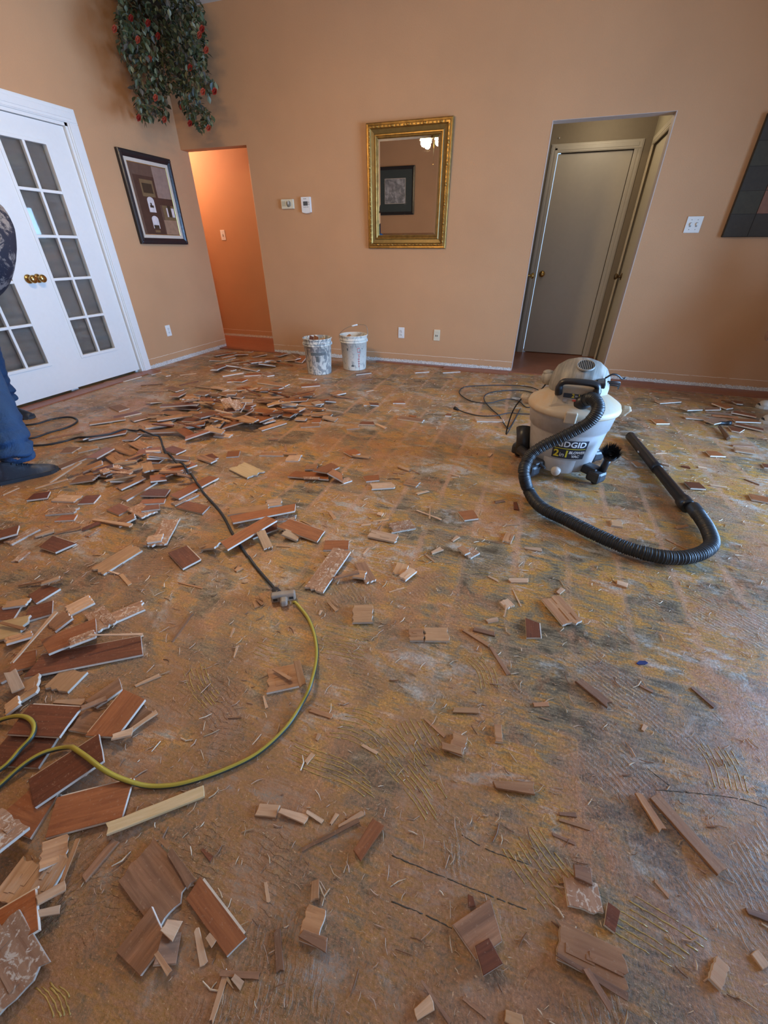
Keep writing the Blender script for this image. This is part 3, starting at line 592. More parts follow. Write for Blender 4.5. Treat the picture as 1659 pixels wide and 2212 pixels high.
# drain plug, castors
bm = bmesh.new(); lathe(bm, [(0,.030),(.020,.030),(.024,.024),(.028,.004),(.028,0)], 12, ax=RX(PI/2), c=(-.005,-.188,.062)); obj('drain_cap', bm, m_dusty('dusty_cap', (.55,.50,.44), (.50,.34,.22), .5), vac)
for a in (-2.15, -.60, .7, 2.9):
    c = Vector((.222*math.cos(a), .222*math.sin(a), 0)); dr_ = c.normalized(); bm = bmesh.new(); M = TR(c.x*.97, c.y*.97, 0) @ RZ(math.atan2(dr_.y, dr_.x))
    bx(bm, -.05, .05, -.034, .034, .050, .105, bev=.012, M=M); bx(bm, .0, .085, -.042, .042, .022, .092, bev=.018, M=M); cf = obj('caster_foot', bm, plain('slate_black_foot', (.030,.034,.040), .4), vac)
    wb = bmesh.new(); lathe(wb, [(0,-.013),(.020,-.013),(.025,-.008),(.025,.008),(.020,.013),(0,.013)], 24, ax=RX(PI/2)); 
    for v in wb.verts: v.co = M @ (v.co+Vector((.045,0,.0262)))
    obj('caster_wheel', wb, M_BLACKR, cf)
# accessories stored round the feet
bt = bmesh.new(); P0 = vl(fl(1268,1018,.06)); c = vl((.512,2.365,.085)); tube(bt, [c, c+Vector((.01,-.015,.10))], [.021,.019], 16); lathe(bt, [(.020,.0),(.036,.012),(.038,.030),(.022,.034)], 24, c=c+Vector((.012,-.018,.096)), ax=RX(.5)); br = obj('dusting_brush', bt, M_BLACK, vac)
bb = bmesh.new(); rb = random.Random(2); cc = c+Vector((.012,-.020,.12)); M = TR(*cc) @ RX(.55)
for i in range(700):
    a = rb.random()*2*PI; r0 = .018+.022*rb.random(); p = Vector((r0*math.cos(a), r0*math.sin(a), 0)); q = Vector((p.x*1.5, p.y*1.5, .034+.008*rb.random())); d = Vector((-math.sin(a), math.cos(a), 0))*.0016
    quad(bb, [M@(p-d), M@(p+d), M@q]); quad(bb, [M@(p-p.normalized()*.0016), M@(p+p.normalized()*.0016), M@q])
obj('bristles', bb, M_BLACKR, br)
for i, (p, q, w0) in enumerate((((-.235,-.075,.105), (-.065,-.235,.085), .03), ((-.245,.05,.20), (-.225,-.04,.09), .05))):
    bm = bmesh.new(); tube(bm, [Vector(p), Vector(p).lerp(Vector(q), .4), Vector(q)], [w0, w0*.85, .006 if i == 0 else w0*.8], 12); obj('crevice_nozzle', bm, M_BLACK, vac)
# hose: from the port down over the drum and round on the floor
hw = [at(1262,868,2.335), at(1279,861,2.295), at(1291,874,2.25), at(1290,890,2.22), at(1272,912,2.205), at(1242,930,2.195), at(1208,947,2.185), at(1174,963,2.17), at(1149,980,2.15), at(1136,1001,2.12), at(1132,1024,2.07)]
hw += [fl(x,y,.040) for x, y in ((1142,1060),(1168,1095),(1226,1124),(1288,1155),(1362,1186),(1440,1204),(1500,1200),(1536,1178),(1530,1146),(1513,1118),(1496,1096))]
path = resample(spline([vl(p) for p in hw], 10), .0022); rr = [.0315 if (i*.0022) % .0088 < .0044 else .0275 for i in range(len(path))]
nb = len(path)
for i in range(nb):
    d0 = i*.0022; d1 = (nb-1-i)*.0022
    if d0 < .05: rr[i] = .034
    if d1 < .075: rr[i] = .031+.002*(d1 < .07)
bm = bmesh.new(); tube(bm, path, rr, 20)
t = NT('black_hose_plastic'); t.bump(t.noise(t.coord(), 80, 2), .0004); hose = obj('hose', bm, t.out((.020,.021,.023), .46, 0, .5), vac)
bm = bmesh.new(); tube(bm, [path[0]+(path[0]-path[8]).normalized()*.05, path[0]+(path[0]-path[8]).normalized()*.02, path[10]], [.042,.040,.036], 24); obj('hose_collar', bm, M_BLACK, vac)
a, b = vl(fl(1484,1092,.036)), vl(fl(1361,942,.032)); Lw = (b-a).length; dn = (b-a).normalized(); mid = a+dn*Lw*.47
WM = plain('wand_plastic', (.016,.016,.017), .30, 0, .15)
bm = bmesh.new(); tube(bm, [a-dn*.02, a, a+dn*.055, a+dn*.058, mid+dn*.02], [.033,.036,.036,.029,.027], 24); obj('wand', bm, WM, vac)
bm = bmesh.new(); tube(bm, [mid-dn*.03, mid-dn*.026, mid+dn*.03, b-dn*.012, b, b-dn*.001, b-dn*.05], [.0265,.031,.030,.0285,.030,.026,.026], 24); w2 = obj('wand', bm, WM, vac)
bm = bmesh.new(); bx(bm, -.004, .004, -.012, .012, 0, .004); 
for v in bm.verts: v.co += mid-dn*.0+Vector((-.031,0,0))+dn*.22
obj('lock_button', bm, WHT, w2)
# mains cord
cw = [at(1188,818,2.66)]+[at(1172,838,2.62), at(1150,862,2.60), Vector((.02,2.55,.42)), Vector((-.035,2.60,.30)), Vector((-.05,2.72,.10)), fl(1124,883,.01), fl(1102,922,.006), fl(1092,920,.006), fl(1078,898,.006), fl(1060,882,.006), fl(1046,864,.006), fl(1050,852,.006), fl(1075,845,.006), fl(1120,843,.006), fl(1150,848,.006), fl(1170,855,.006), fl(1178,870,.006), fl(1140,880,.006), fl(1120,866,.006), fl(1094,862,.010), fl(1060,870,.010), fl(1030,869,.006), fl(1008,862,.006), fl(992,848,.006), fl(1003,836,.006), fl(1040,833,.006), fl(1090,832,.006), fl(1140,835,.006), fl(1168,846,.010), fl(1182,868,.010), fl(1165,892,.010), fl(1130,894,.008), fl(1100,892,.012), fl(1070,898,.010), fl(1036,898,.006), fl(1005,891,.006), fl(990,885,.008)]
path = spline([vl(p) for p in cw], 6); bm = bmesh.new(); tube(bm, path, .0042, 8); pc = obj('power_cord', bm, M_BLACKR, vac)
e = path[-1]; dn = (path[-1]-path[-6]).normalized(); bm = bmesh.new(); tube(bm, [e-dn*.005, e+dn*.02, e+dn*.045], [.006,.013,.016], 12); obj('plug', bm, M_BLACKR, pc)
bm = bmesh.new(); side = Vector((-dn.y, dn.x, 0))
for s in (-1, 1): tube(bm, [e+dn*.045+side*s*.006, e+dn*.062+side*s*.006], .0018, 6)
obj('prong', bm, M_BRONZE, pc)
# ------------------------------------------------------------------ two plaster-smeared paint buckets
def m_bucket(name, lo, c1):
    t = NT(name); v = t.coord('Object', (1,1,.55)); n_ = t.noise(v, 22, 6, .72, 1.2); k = t.step(n_, lo, lo+.03); k2 = t.step(t.noise(t.coord(), 60, 4, .7), .62, .66)
    col = t.mix(k, (.74,.68,.56), c1); col = t.mix(t.math('MULTIPLY', k2, .6), col, (.20,.19,.17)); t.bump(n_, .002); return t.out(col, .55)
BM1, BM2 = m_bucket('smeared_bucket_grey', .48, (.30,.295,.27)), m_bucket('smeared_bucket_white', .56, (.42,.40,.34)); GREY = plain('bucket_grey_print', (.115,.12,.11), .5, 0, .4, 60)
WIRE = plain('galvanised_wire', (.30,.26,.20), .4, .8)
def bucket(label, loc, rz, mat, hand, r0=.128, r1b=.150, h=.365):
    o = thing('paint_bucket', label, 'bucket', loc, rz, 'paint buckets by the back wall'); R_ = lambda z: r0+(r1b-r0)*z/h
    prof = [(0,.006),(r0-.006,.006),(r0-.006,0),(r0,.0),(r0+.002,.012)]
    for z0 in (.80, .865): prof += [(R_(h*z0),h*z0), (R_(h*z0)+.007,h*z0+.001), (R_(h*z0)+.007,h*z0+.005), (R_(h*z0),h*z0+.006)]
    prof += [(r1b,h-.012),(r1b+.006,h-.010),(r1b+.006,h-.002),(r1b+.001,h),(r1b-.004,h-.004),(R_(h*.5)-.004,h*.5),(r0-.005,.012),(0,.012)]
    bm = bmesh.new(); lathe(bm, prof, 56); bd = obj('body', bm, mat, o)
    for s in (-1, 1):
        bm = bmesh.new(); lathe(bm, [(0,.008),(.014,.008),(.016,0)], 16, ax=RY(s*PI/2), c=(s*(R_(h*.84)+.002),0,h*.84)); obj('handle_ear', bm, M_PLAST, o)
    bm = bmesh.new(); ph = spline([(x*(r1b+.008), y, z+h*.84) for x, y, z in hand], 6); tube(bm, ph, .0022, 6); hd = obj('handle', bm, WIRE, o)
    return o, R_, bd, ph, hd
def patch(bm, R_, a0, a1, z0, z1, off=.0012, n=10, mi=0):
    g = [[bm.verts.new(((R_(z)+off)*math.sin(a0+(a1-a0)*i/n), -(R_(z)+off)*math.cos(a0+(a1-a0)*i/n), z)) for i in range(n+1)] for z in (z0, z1)]
    for i in range(n): bm.faces.new((g[0][i], g[0][i+1], g[1][i+1], g[1][i])).material_index = mi
b1, R1, bd1, ph1, hd1 = bucket('white bucket with dark grey stripe, nearer the camera, holding red-brown planks', (-2.175, 4.155, 0), .45, BM1, [(1,0,0),(.98,.10,-.03),(.7,.16,-.07),(0,.185,-.10),(-.7,.16,-.07),(-.98,.10,-.03),(-1,0,0)])
bm = bmesh.new(); patch(bm, R1, -.55, .62, .205, .235); patch(bm, R1, -.18, .06, .14, .20); obj('printed_stripe', bm, GREY, b1)
b2, R2, bd2, ph2, hd2 = bucket('white bucket with red lettering and raised wire handle, against the back wall', (-1.88, 4.46, 0), .25, BM2, [(-1,0,0),(-.96,-.02,.06),(-.55,-.02,.115),(0,-.01,.145),(.45,0,.155),(.88,0,.145),(1.0,0,.08),(1,0,0)])
bm = bmesh.new(); tube(bm, ph2[17:23], .008, 10); obj('handle_grip', bm, M_PLAST, hd2)
bm = bmesh.new(); patch(bm, R2, .40, .62, .235, .245); patch(bm, R2, .40, .44, .20, .24); patch(bm, R2, .40, .64, .195, .205); patch(bm, R2, .58, .62, .18, .21)
for z_ in (.165,.145,.12,.095,.07,.045): patch(bm, R2, .42+.03*((z_*100) % 3), .60, z_, z_+.012)
patch(bm, R2, .50, .54, .03, .17); obj('red_lettering', bm, plain('faded_red_print', (.48,.17,.14), .5, 0, .4, 60), b2)
bm = bmesh.new(); patch(bm, R2, -.42, -.32, .215, .24); patch(bm, R2, -.12, .10, .045, .062); patch(bm, R2, -.08,.04,.06,.068); obj('printed_mark', bm, GREY, b2)
# hammer by the right-hand rubble
hm = thing('hammer', 'hammer with wooden handle and black head lying in the right-hand rubble', 'hammer', fl(1553,920,0))
def lw(p): return Vector(p)-hm.location
bm = bmesh.new(); a, b = lw(fl(1554,921,.018)), lw(fl(1573,946,.016)); tube(bm, [a, a.lerp(b,.4), a.lerp(b,.8), b, b+(b-a).normalized()*.01], [.010,.013,.017,.017,.012], 14); obj('handle', bm, plain('worn_brown_handle', (.16,.085,.045), .5, 0, .3, 30), hm)
bm = bmesh.new(); a, b = lw(fl(1578,914,.02)), lw(fl(1524,914,.016)); m_ = a.lerp(b,.35); tube(bm, [a, a.lerp(b,.12), a.lerp(b,.16), m_, a.lerp(b,.5), a.lerp(b,.8), b], [.017,.017,.011,.014,.012,.007,.003], 12); obj('head', bm, plain('black_steel', (.035,.037,.04), .4, .6), hm)
bm = bmesh.new(); c = fl(1386, 1432, .003); q = [(-.016,-.006),(-.010,-.010),(.008,-.008),(.017,.0),(.010,.007),(-.006,.006)]; f = bm.faces.new([bm.verts.new((c.x+x, c.y+y, .004+.004*math.sin(x*90))) for x, y in q]); g = bmesh.ops.extrude_face_region(bm, geom=[f])
for v in g['geom']:
    if isinstance(v, bmesh.types.BMVert): v.co.z += .003
bmesh.ops.recalc_face_normals(bm, faces=bm.faces); tag(obj('plastic_chip', bm, plain('blue_plastic', (.03,.07,.30), .4)), 'small bright blue plastic chip alone on the bare floor', 'chip')
# ------------------------------------------------------------------ hanging rose plant in the corner
pl = thing('hanging_rose_plant', 'trailing green ivy with red roses hanging in the upper left corner', 'plant', (-3.72, 4.52, 2.98))
def pinside(poly, x, y):
    c = False; j = len(poly)-1
    for i in range(len(poly)):
        if (poly[i][1] > y) != (poly[j][1] > y) and x < (poly[j][0]-poly[i][0])*(y-poly[i][1])/(poly[j][1]-poly[i][1])+poly[i][0]: c = not c
        j = i
    return c
MAINP = [(262,-60),(255,0),(250,25),(256,75),(262,120),(285,150),(292,200),(296,250),(318,262),(330,245),(352,262),(363,255),(358,215),(372,190),(384,210),(398,240),(418,262),(425,284),(440,284),(462,255),(450,238),(432,220),(425,198),(445,195),(452,210),(468,178),(452,160),(446,140),(446,90),(440,60),(440,15),(425,-5),(395,-60)]
pr_ = random.Random(11); PO = Vector(pl.location)
def corner_pt(x, y, k=None):
    d = ray(x, y); tl = (XL-0)/d.x if d.x < 0 else 99; tb = D/d.y; t_ = min(tl, tb)*(k if k else pr_.uniform(.84,.975)); return Vector((0,0,H))+d*t_-PO
def leaf(bm, p, s, mi):
    yaw, pit, rol = pr_.uniform(0,2*PI), pr_.uniform(-.2,1.5), pr_.uniform(-.6,.6); M = TR(*p) @ RZ(yaw) @ RX(-pit) @ RY(rol)
    pts = [(0,0,0),(.30,.30,.05),(.32,.62,.03),(0,1.05,-.12),(-.32,.62,.03),(-.30,.30,.05)]; vs = [bm.verts.new(M @ (Vector(q)*s)) for q in pts]; c = bm.verts.new(M @ (Vector((0,.5,-.03))*s))
    for i in range(6): bm.faces.new((vs[i], vs[(i+1) % 6], c)).material_index = mi
bm = bmesh.new(); n = 0
while n < 3600:
    x, y = pr_.uniform(240,475), pr_.uniform(-60,290)
    if pinside(MAINP, x, y): leaf(bm, corner_pt(x, y), pr_.uniform(.028,.062), pr_.choice((0,0,1,1,1,2,2,3))); n += 1
LFM = [plain('dark_ivy_leaf', (.020,.028,.012), .5, 0, .4, 20), plain('ivy_leaf', (.045,.060,.022), .5, 0, .4, 20), plain('pale_ivy_leaf', (.13,.135,.07), .5, 0, .3, 20), plain('dusty_ivy_leaf', (.075,.068,.05), .6, 0, .3, 20)]
fo = obj('foliage', bm, LFM, pl); fo['kind'] = 'stuff'
bm = bmesh.new()
for pts in ([(300,60),(305,120),(300,180),(310,250)],[(340,60),(345,140),(350,200),(352,255)],[(380,50),(385,120),(395,190),(430,275)],[(420,50),(430,120),(440,165),(462,190)],[(280,10),(270,60),(265,110),(285,150)]):
    tube(bm, spline([corner_pt(x, y, .93) for x, y in pts], 6), .003, 5)
obj('stem', bm, plain('brown_vine', (.07,.055,.03), .7), pl)
bm = bmesh.new(); lathe(bm, [(0,-.10),(.09,-.09),(.13,.0),(.14,.06),(.12,.065),(0,.03)], 24); obj('basket', bm, plain('dark_basket', (.05,.035,.02), .8, 0, .4, 60), pl)
ROSE = [plain('rose_red', (.26,.025,.02), .6, 0, .3, 60), plain('rose_coral', (.36,.075,.05), .6, 0, .3, 60)]
def rose(p, s, m):
    bm = bmesh.new()
    for k, (nn, rr_, tl) in enumerate(((3,.30,.15),(4,.55,.5),(5,.85,.95))):
        for i in range(nn):
            a = 2*PI*i/nn+k*.7; M = TR(*p) @ RX(1.25) @ RZ(a); q = [(-.35,.1,.1),(.35,.1,.1),(.42,rr_*.9,.75-tl*.45),(0,rr_*1.15,.85-tl*.5),(-.42,rr_*.9,.75-tl*.45)]
            bm.faces.new([bm.verts.new(M @ (Vector(u)*s)) for u in q])
    return obj('rose', bm, m, pl)
for i, (x, y) in enumerate([(322,52),(250,65),(285,42),(300,88),(343,80),(325,130),(438,65),(432,78),(412,148),(338,213),(302,256),(357,260),(465,199),(452,278),(395,232),(440,200),(412,268),(447,110)]):
    rose(corner_pt(x, y, .85 if i % 3 else .835), .029, ROSE[i % 2])
# ------------------------------------------------------------------ people
def skin_body(name, joints, edges, mat, parent=None, sub=2):
    """joints: name -> (pos, rx, ry)"""
    keys = list(joints); me = bpy.data.meshes.new(name); me.from_pydata([joints[k][0] for k in keys], [(keys.index(a), keys.index(b)) for a, b in edges], [])
    o = bpy.data.objects.new(name, me); COL.objects.link(o); m = o.modifiers.new('skin', 'SKIN'); m.use_smooth_shade = True; m.branch_smoothing = .6
    for i, k in enumerate(keys):
        sv = me.skin_vertices[0].data[i]; sv.radius = (joints[k][1], joints[k][2]); sv.use_root = (i == 0)
    s = o.modifiers.new('sub', 'SUBSURF'); s.levels = s.render_levels = sub
    dg = bpy.context.evaluated_depsgraph_get(); m2 = bpy.data.meshes.new_from_object(o.evaluated_get(dg)); bpy.data.objects.remove(o); m2.name = name
    for mm in (mat if isinstance(mat, list) else [mat]): m2.materials.append(mm)
    for p in m2.polygons: p.use_smooth = True
    o = bpy.data.objects.new(name, m2); COL.objects.link(o)
    if parent: o.parent = parent
    return o
def m_denim():
    t = NT('dark_blue_denim'); v = t.coord(); f = t.noise(v, 260, 2, .6); b = t.noise(v, 7, 4, .6, 1.2); t.bump(t.math('ADD', t.math('MULTIPLY', f, .1), b), .02, .8)
    return t.out(t.mix(b, (.006,.030,.085), (.018,.075,.18)), .8)
DENIM = m_denim(); t = NT('navy_shirt_with_dust'); v = t.coord(); SHIRT = t.out(t.mix(t.step(t.noise(v, 8, 6, .75, .4), .49, .56), (.010,.014,.030), (.22,.20,.19)), .85)
SKIN = plain('skin', (.34,.17,.10), .5, 0, .12, 12); HAIR = plain('black_hair', (.012,.010,.009), .6, 0, .3, 60)
BOOT = m_dusty('dusty_black_boot', (.018,.022,.030), (.075,.085,.10), .5, .5, .7, 12)
PX, PY = -2.66, 1.33
pn = thing('person', 'person in blue jeans and dusty black boot standing at the left edge', 'person', (PX, PY, 0))
bodyj = {'pelvis':((-.86,.57,.93),.13,.12),'waist':((-.60,.60,1.06),.135,.12),'chest':((-.60,.66,1.28),.15,.12),'neck':((-.68,.70,1.45),.055,.055),'head':((-.71,.72,1.55),.085,.095),'crown':((-.72,.72,1.61),.075,.085),
 'hipl':((-.78,.46,.86),.085,.085),'kneel':((-.36,.22,.50),.058,.058),'ankl':((-.04,.0,.11),.040,.040),'hipr':((-1.02,.68,.86),.085,.085),'kneer':((-1.16,.72,.50),.058,.058),'ankr':((-1.26,.72,.11),.040,.040),
 'shl':((-.56,.46,1.38),.055,.055),'ell':((-.80,.30,1.18),.040,.040),'wrl':((-.98,.42,1.0),.027,.027),'shr':((-.66,.86,1.38),.055,.055),'elr':((-.90,.98,1.18),.040,.040),'wrr':((-1.02,.84,1.0),.027,.027)}
bodye = [('pelvis','waist'),('waist','chest'),('chest','neck'),('neck','head'),('head','crown'),('pelvis','hipl'),('hipl','kneel'),('kneel','ankl'),('pelvis','hipr'),('hipr','kneer'),('kneer','ankr'),('chest','shl'),('shl','ell'),('ell','wrl'),('chest','shr'),('shr','elr'),('elr','wrr')]
body = skin_body('body', bodyj, bodye, SKIN, pn)
def hand(parent, w, d, side, mat, scale=1.):
    """palm and five fingers grown from wrist w towards d, thumb towards side"""
    d = d.normalized(); s = (side-d*side.dot(d)).normalized(); nrm = d.cross(s); P = {}; E_ = []
    P['w'] = (w, .024*scale, .018*scale); P['p'] = (w+d*.05*scale, .030*scale, .014*scale); E_.append(('w','p'))
    for i, (o_, l_) in enumerate(((-1.5,.060),(-.5,.072),(.5,.078),(1.5,.070))):
        b = w+d*.085*scale+s*o_*.019*scale; c_ = b+d*l_*.5*scale-nrm*.010*scale; e_ = b+d*l_*.85*scale-nrm*.034*scale
        for k, q, r_ in (('b',b,.0100),('c',c_,.0090),('e',e_,.0075)): P[k+str(i)] = (q, r_*scale, r_*scale)
        E_ += [('p','b%d'%i),('b%d'%i,'c%d'%i),('c%d'%i,'e%d'%i)]
    b = w+d*.03*scale+s*.034*scale; P['t1'] = (b, .012*scale, .012*scale); P['t2'] = (b+d*.03*scale+s*.026*scale, .011*scale, .011*scale); P['t3'] = (b+d*.055*scale+s*.034*scale-nrm*.012*scale, .009*scale, .009*scale)
    E_ += [('w','t1'),('t1','t2'),('t2','t3')]; return skin_body('hand', P, E_, mat, parent, 1)
hand(body, Vector((-.98,.42,1.0)), Vector((-1,.5,-.3)), Vector((0,.3,1)), SKIN); hand(body, Vector((-1.02,.84,1.0)), Vector((-1,-.4,-.3)), Vector((0,.3,1)), SKIN)
jj = {'p':((-.86,.57,.94),.155,.150),'hl':((-.78,.46,.84),.112,.112),'ml':((-.60,.35,.68),.100,.100),'kl':((-.38,.225,.50),.090,.090),'cl':((-.17,.105,.31),.088,.088),'dl':((-.075,.03,.17),.092,.090),'el':((-.045,.0,.105),.088,.088),'hr':((-1.02,.68,.84),.110,.110),'kr':((-1.16,.72,.50),.085,.085),'cr':((-1.22,.72,.28),.085,.085),'er':((-1.25,.72,.10),.080,.080)}
jo = skin_body('jeans', jj, [('p','hl'),('hl','ml'),('ml','kl'),('kl','cl'),('cl','dl'),('dl','el'),('p','hr'),('hr','kr'),('kr','cr'),('cr','er')], DENIM, body, 3)
for v in jo.data.vertices:      # creases, bunching towards the hems
    p = v.co; k = max(0, 1-abs(p.z-.13)/.20); nz = noise.noise(Vector((p.x*9, p.y*9, p.z*24))); a = Vector((p.x+.05+p.z*.4, p.y-p.z*.45, 0)) if p.x > -.75 and p.y < .55 else Vector((p.x+1.2, p.y-.72, 0))
    if a.length > 1e-3: v.co += a.normalized()*(.020*k*math.sin(p.z*85+nz*3+p.x*14)+.012*nz)
shj = {'w':((-.76,.58,.97),.165,.160),'b':((-.455,.60,1.13),.185,.17),'c':((-.60,.66,1.28),.17,.145),'n':((-.66,.69,1.41),.09,.09),'sl':((-.57,.46,1.38),.085,.085),'el':((-.70,.37,1.26),.075,.075),'sr':((-.66,.86,1.38),.085,.085),'er':((-.79,.93,1.26),.075,.075)}
sho = skin_body('shirt', shj, [('b','w'),('b','c'),('c','n'),('c','sl'),('sl','el'),('c','sr'),('sr','er')], SHIRT, body)
bm = bmesh.new(); sphere(bm, (-.70,.72,1.60), .108, .95, .9, 1.0, seg=24)
obj('hair', bm, HAIR, body)
bm = bmesh.new(); tube(bm, [Vector((-.80,.72,1.58)), Vector((-.825,.72,1.555))], [.012,.016], 8); obj('nose', bm, SKIN, body)
def boot(parent, ax, ay, rz, sole_mat, mat, name='boot', L_=.29, toe=None):
    """shoe of real section: sole and shaped upper; heel at the origin end, toe along +x"""
    M = TR(ax, ay, 0) @ RZ(rz)
    sec = [(-.075,.030,.075),(-.06,.040,.105),(-.01,.043,.125),(.04,.044,.105),(.09,.047,.080),(.14,.050,.062),(.185,.044,.050),(.212,.026,.036)]
    bm = bmesh.new(); rings = []
    for x, wd, h in sec: rings.append([bm.verts.new(M @ Vector((x, wd*math.cos(a)*(1 if math.sin(a) < .3 else .82), .018+max(0, math.sin(a))*(h-.018) if math.sin(a) > 0 else .018))) for a in [PI*k/10 for k in range(11)]])
    for a, b in zip(rings, rings[1:]):
        for k in range(10): bm.faces.new((a[k], b[k], b[k+1], a[k+1])).smooth = True
    bm.faces.new(rings[0]); bm.faces.new(rings[-1][::-1]); bmesh.ops.recalc_face_normals(bm, faces=bm.faces); up_ = obj(name, bm, mat, parent)
    bm = bmesh.new(); ol = [(x, wd+.004) for x, wd, h in sec]; ol = [(-.082,.012)]+ol+[(.224,.010)]; pts = [(x, -y) for x, y in ol]+[(x, y) for x, y in ol[::-1]]
    f = bm.faces.new([bm.verts.new(M @ Vector((x, y, .0))) for x, y in pts]); g = bmesh.ops.extrude_face_region(bm, geom=[f])
    for v in g['geom']:
        if isinstance(v, bmesh.types.BMVert): v.co.z += .022
    bmesh.ops.recalc_face_normals(bm, faces=bm.faces); obj('sole', bm, sole_mat, up_)
    if toe:
        bm = bmesh.new(); sphere(bm, (0,0,0), .05, .95, .98, .80)
        for v in bm.verts: v.co = M @ Vector((v.co.x+.165, v.co.y, max(.018, v.co.z+.026)))
        obj('toe_cap', bm, toe, up_)
    lb = bmesh.new()
    for k in range(5):
        x = .03+k*.020; zz = .112-.0085*k*1.25; tube(lb, [M @ Vector((x, -.022, zz-.012)), M @ Vector((x+.004, 0, zz+.002)), M @ Vector((x, .022, zz-.012))], .0028, 5)
    obj('laces', lb, sole_mat, up_); return up_
SOLE = plain('dark_sole', (.03,.035,.042), .7); boot(body, -.10, -.035, .98, SOLE, BOOT); boot(body, -1.26, .72, .10, SOLE, BOOT)
# second worker crouching just outside the right edge
QX, QY = 2.06, 4.0
p2 = thing('person', 'crouching person at the right edge in black sneakers with pale toe caps', 'person', (QX, QY, 0))
j2 = {'pelvis':((.36,.22,.42),.12,.11),'waist':((.34,.22,.56),.12,.11),'chest':((.22,.24,.80),.14,.115),'neck':((.12,.26,.96),.052,.052),'head':((.04,.27,1.06),.085,.09),'crown':((.02,.27,1.12),.075,.08),
 'hl':((.30,.10,.42),.085,.085),'kl':((-.02,.0,.50),.058,.058),'al':((.10,-.02,.10),.038,.038),'hr':((.30,.36,.42),.085,.085),'kr':((.02,.42,.50),.058,.058),'ar':((.20,.40,.10),.038,.038),
 'sl':((.20,.06,.86),.052,.052),'el':((.0,.02,.66),.038,.038),'wl':((-.10,.10,.50),.026,.026),'sr':((.22,.44,.86),.052,.052),'er':((.02,.50,.70),.038,.038),'wr':((-.185,.42,.665),.026,.026)}
b2_ = skin_body('body', j2, [('pelvis','waist'),('waist','chest'),('chest','neck'),('neck','head'),('head','crown'),('pelvis','hl'),('hl','kl'),('kl','al'),('pelvis','hr'),('hr','kr'),('kr','ar'),('chest','sl'),('sl','el'),('el','wl'),('chest','sr'),('sr','er'),('er','wr')], SKIN, p2)
hand(b2_, Vector((-.10,.10,.50)), Vector((-.3,.1,-1)), Vector((0,1,0)), SKIN); hand(b2_, Vector((-.185,.42,.665)), Vector((-.5,-.2,-.8)), Vector((0,-1,0)), SKIN)
skin_body('trousers', {'p':((.36,.22,.43),.145,.14),'hl':((.28,.09,.43),.10,.10),'kl':((-.0,.0,.49),.078,.078),'cl':((.07,-.01,.28),.07,.07),'al':((.10,-.02,.11),.066,.066),'hr':((.28,.36,.43),.10,.10),'kr':((.04,.42,.49),.078,.078),'cr':((.15,.41,.28),.07,.07),'ar':((.20,.40,.11),.066,.066)},
 [('p','hl'),('hl','kl'),('kl','cl'),('cl','al'),('p','hr'),('hr','kr'),('kr','cr'),('cr','ar')], plain('black_trousers', (.014,.015,.018), .85), b2_)
skin_body('shirt', {'w':((.36,.22,.50),.145,.135),'b':((.31,.225,.66),.150,.135),'c':((.22,.24,.81),.165,.135),'n':((.14,.255,.92),.09,.085),'sl':((.20,.06,.86),.078,.078),'el':((.08,.035,.74),.066,.066),'sr':((.22,.44,.86),.078,.078),'er':((.11,.475,.77),.066,.066)}, [('b','w'),('b','c'),('c','n'),('c','sl'),('sl','el'),('c','sr'),('sr','er')], plain('rust_shirt', (.20,.075,.035), .85), b2_)
bm = bmesh.new(); sphere(bm, (.045,.27,1.105), .105, .95, .9, 1.0, seg=24); obj('hair', bm, HAIR, b2_)
CAPM = plain('pale_rubber_toe', (.58,.52,.44), .5); SNK = plain('black_canvas', (.02,.022,.028), .8)
boot(b2_, -.005, -.085, PI+.05, CAPM, SNK, 'sneaker', toe=CAPM); boot(b2_, .115, .34, PI+.05, CAPM, SNK, 'sneaker', toe=CAPM)
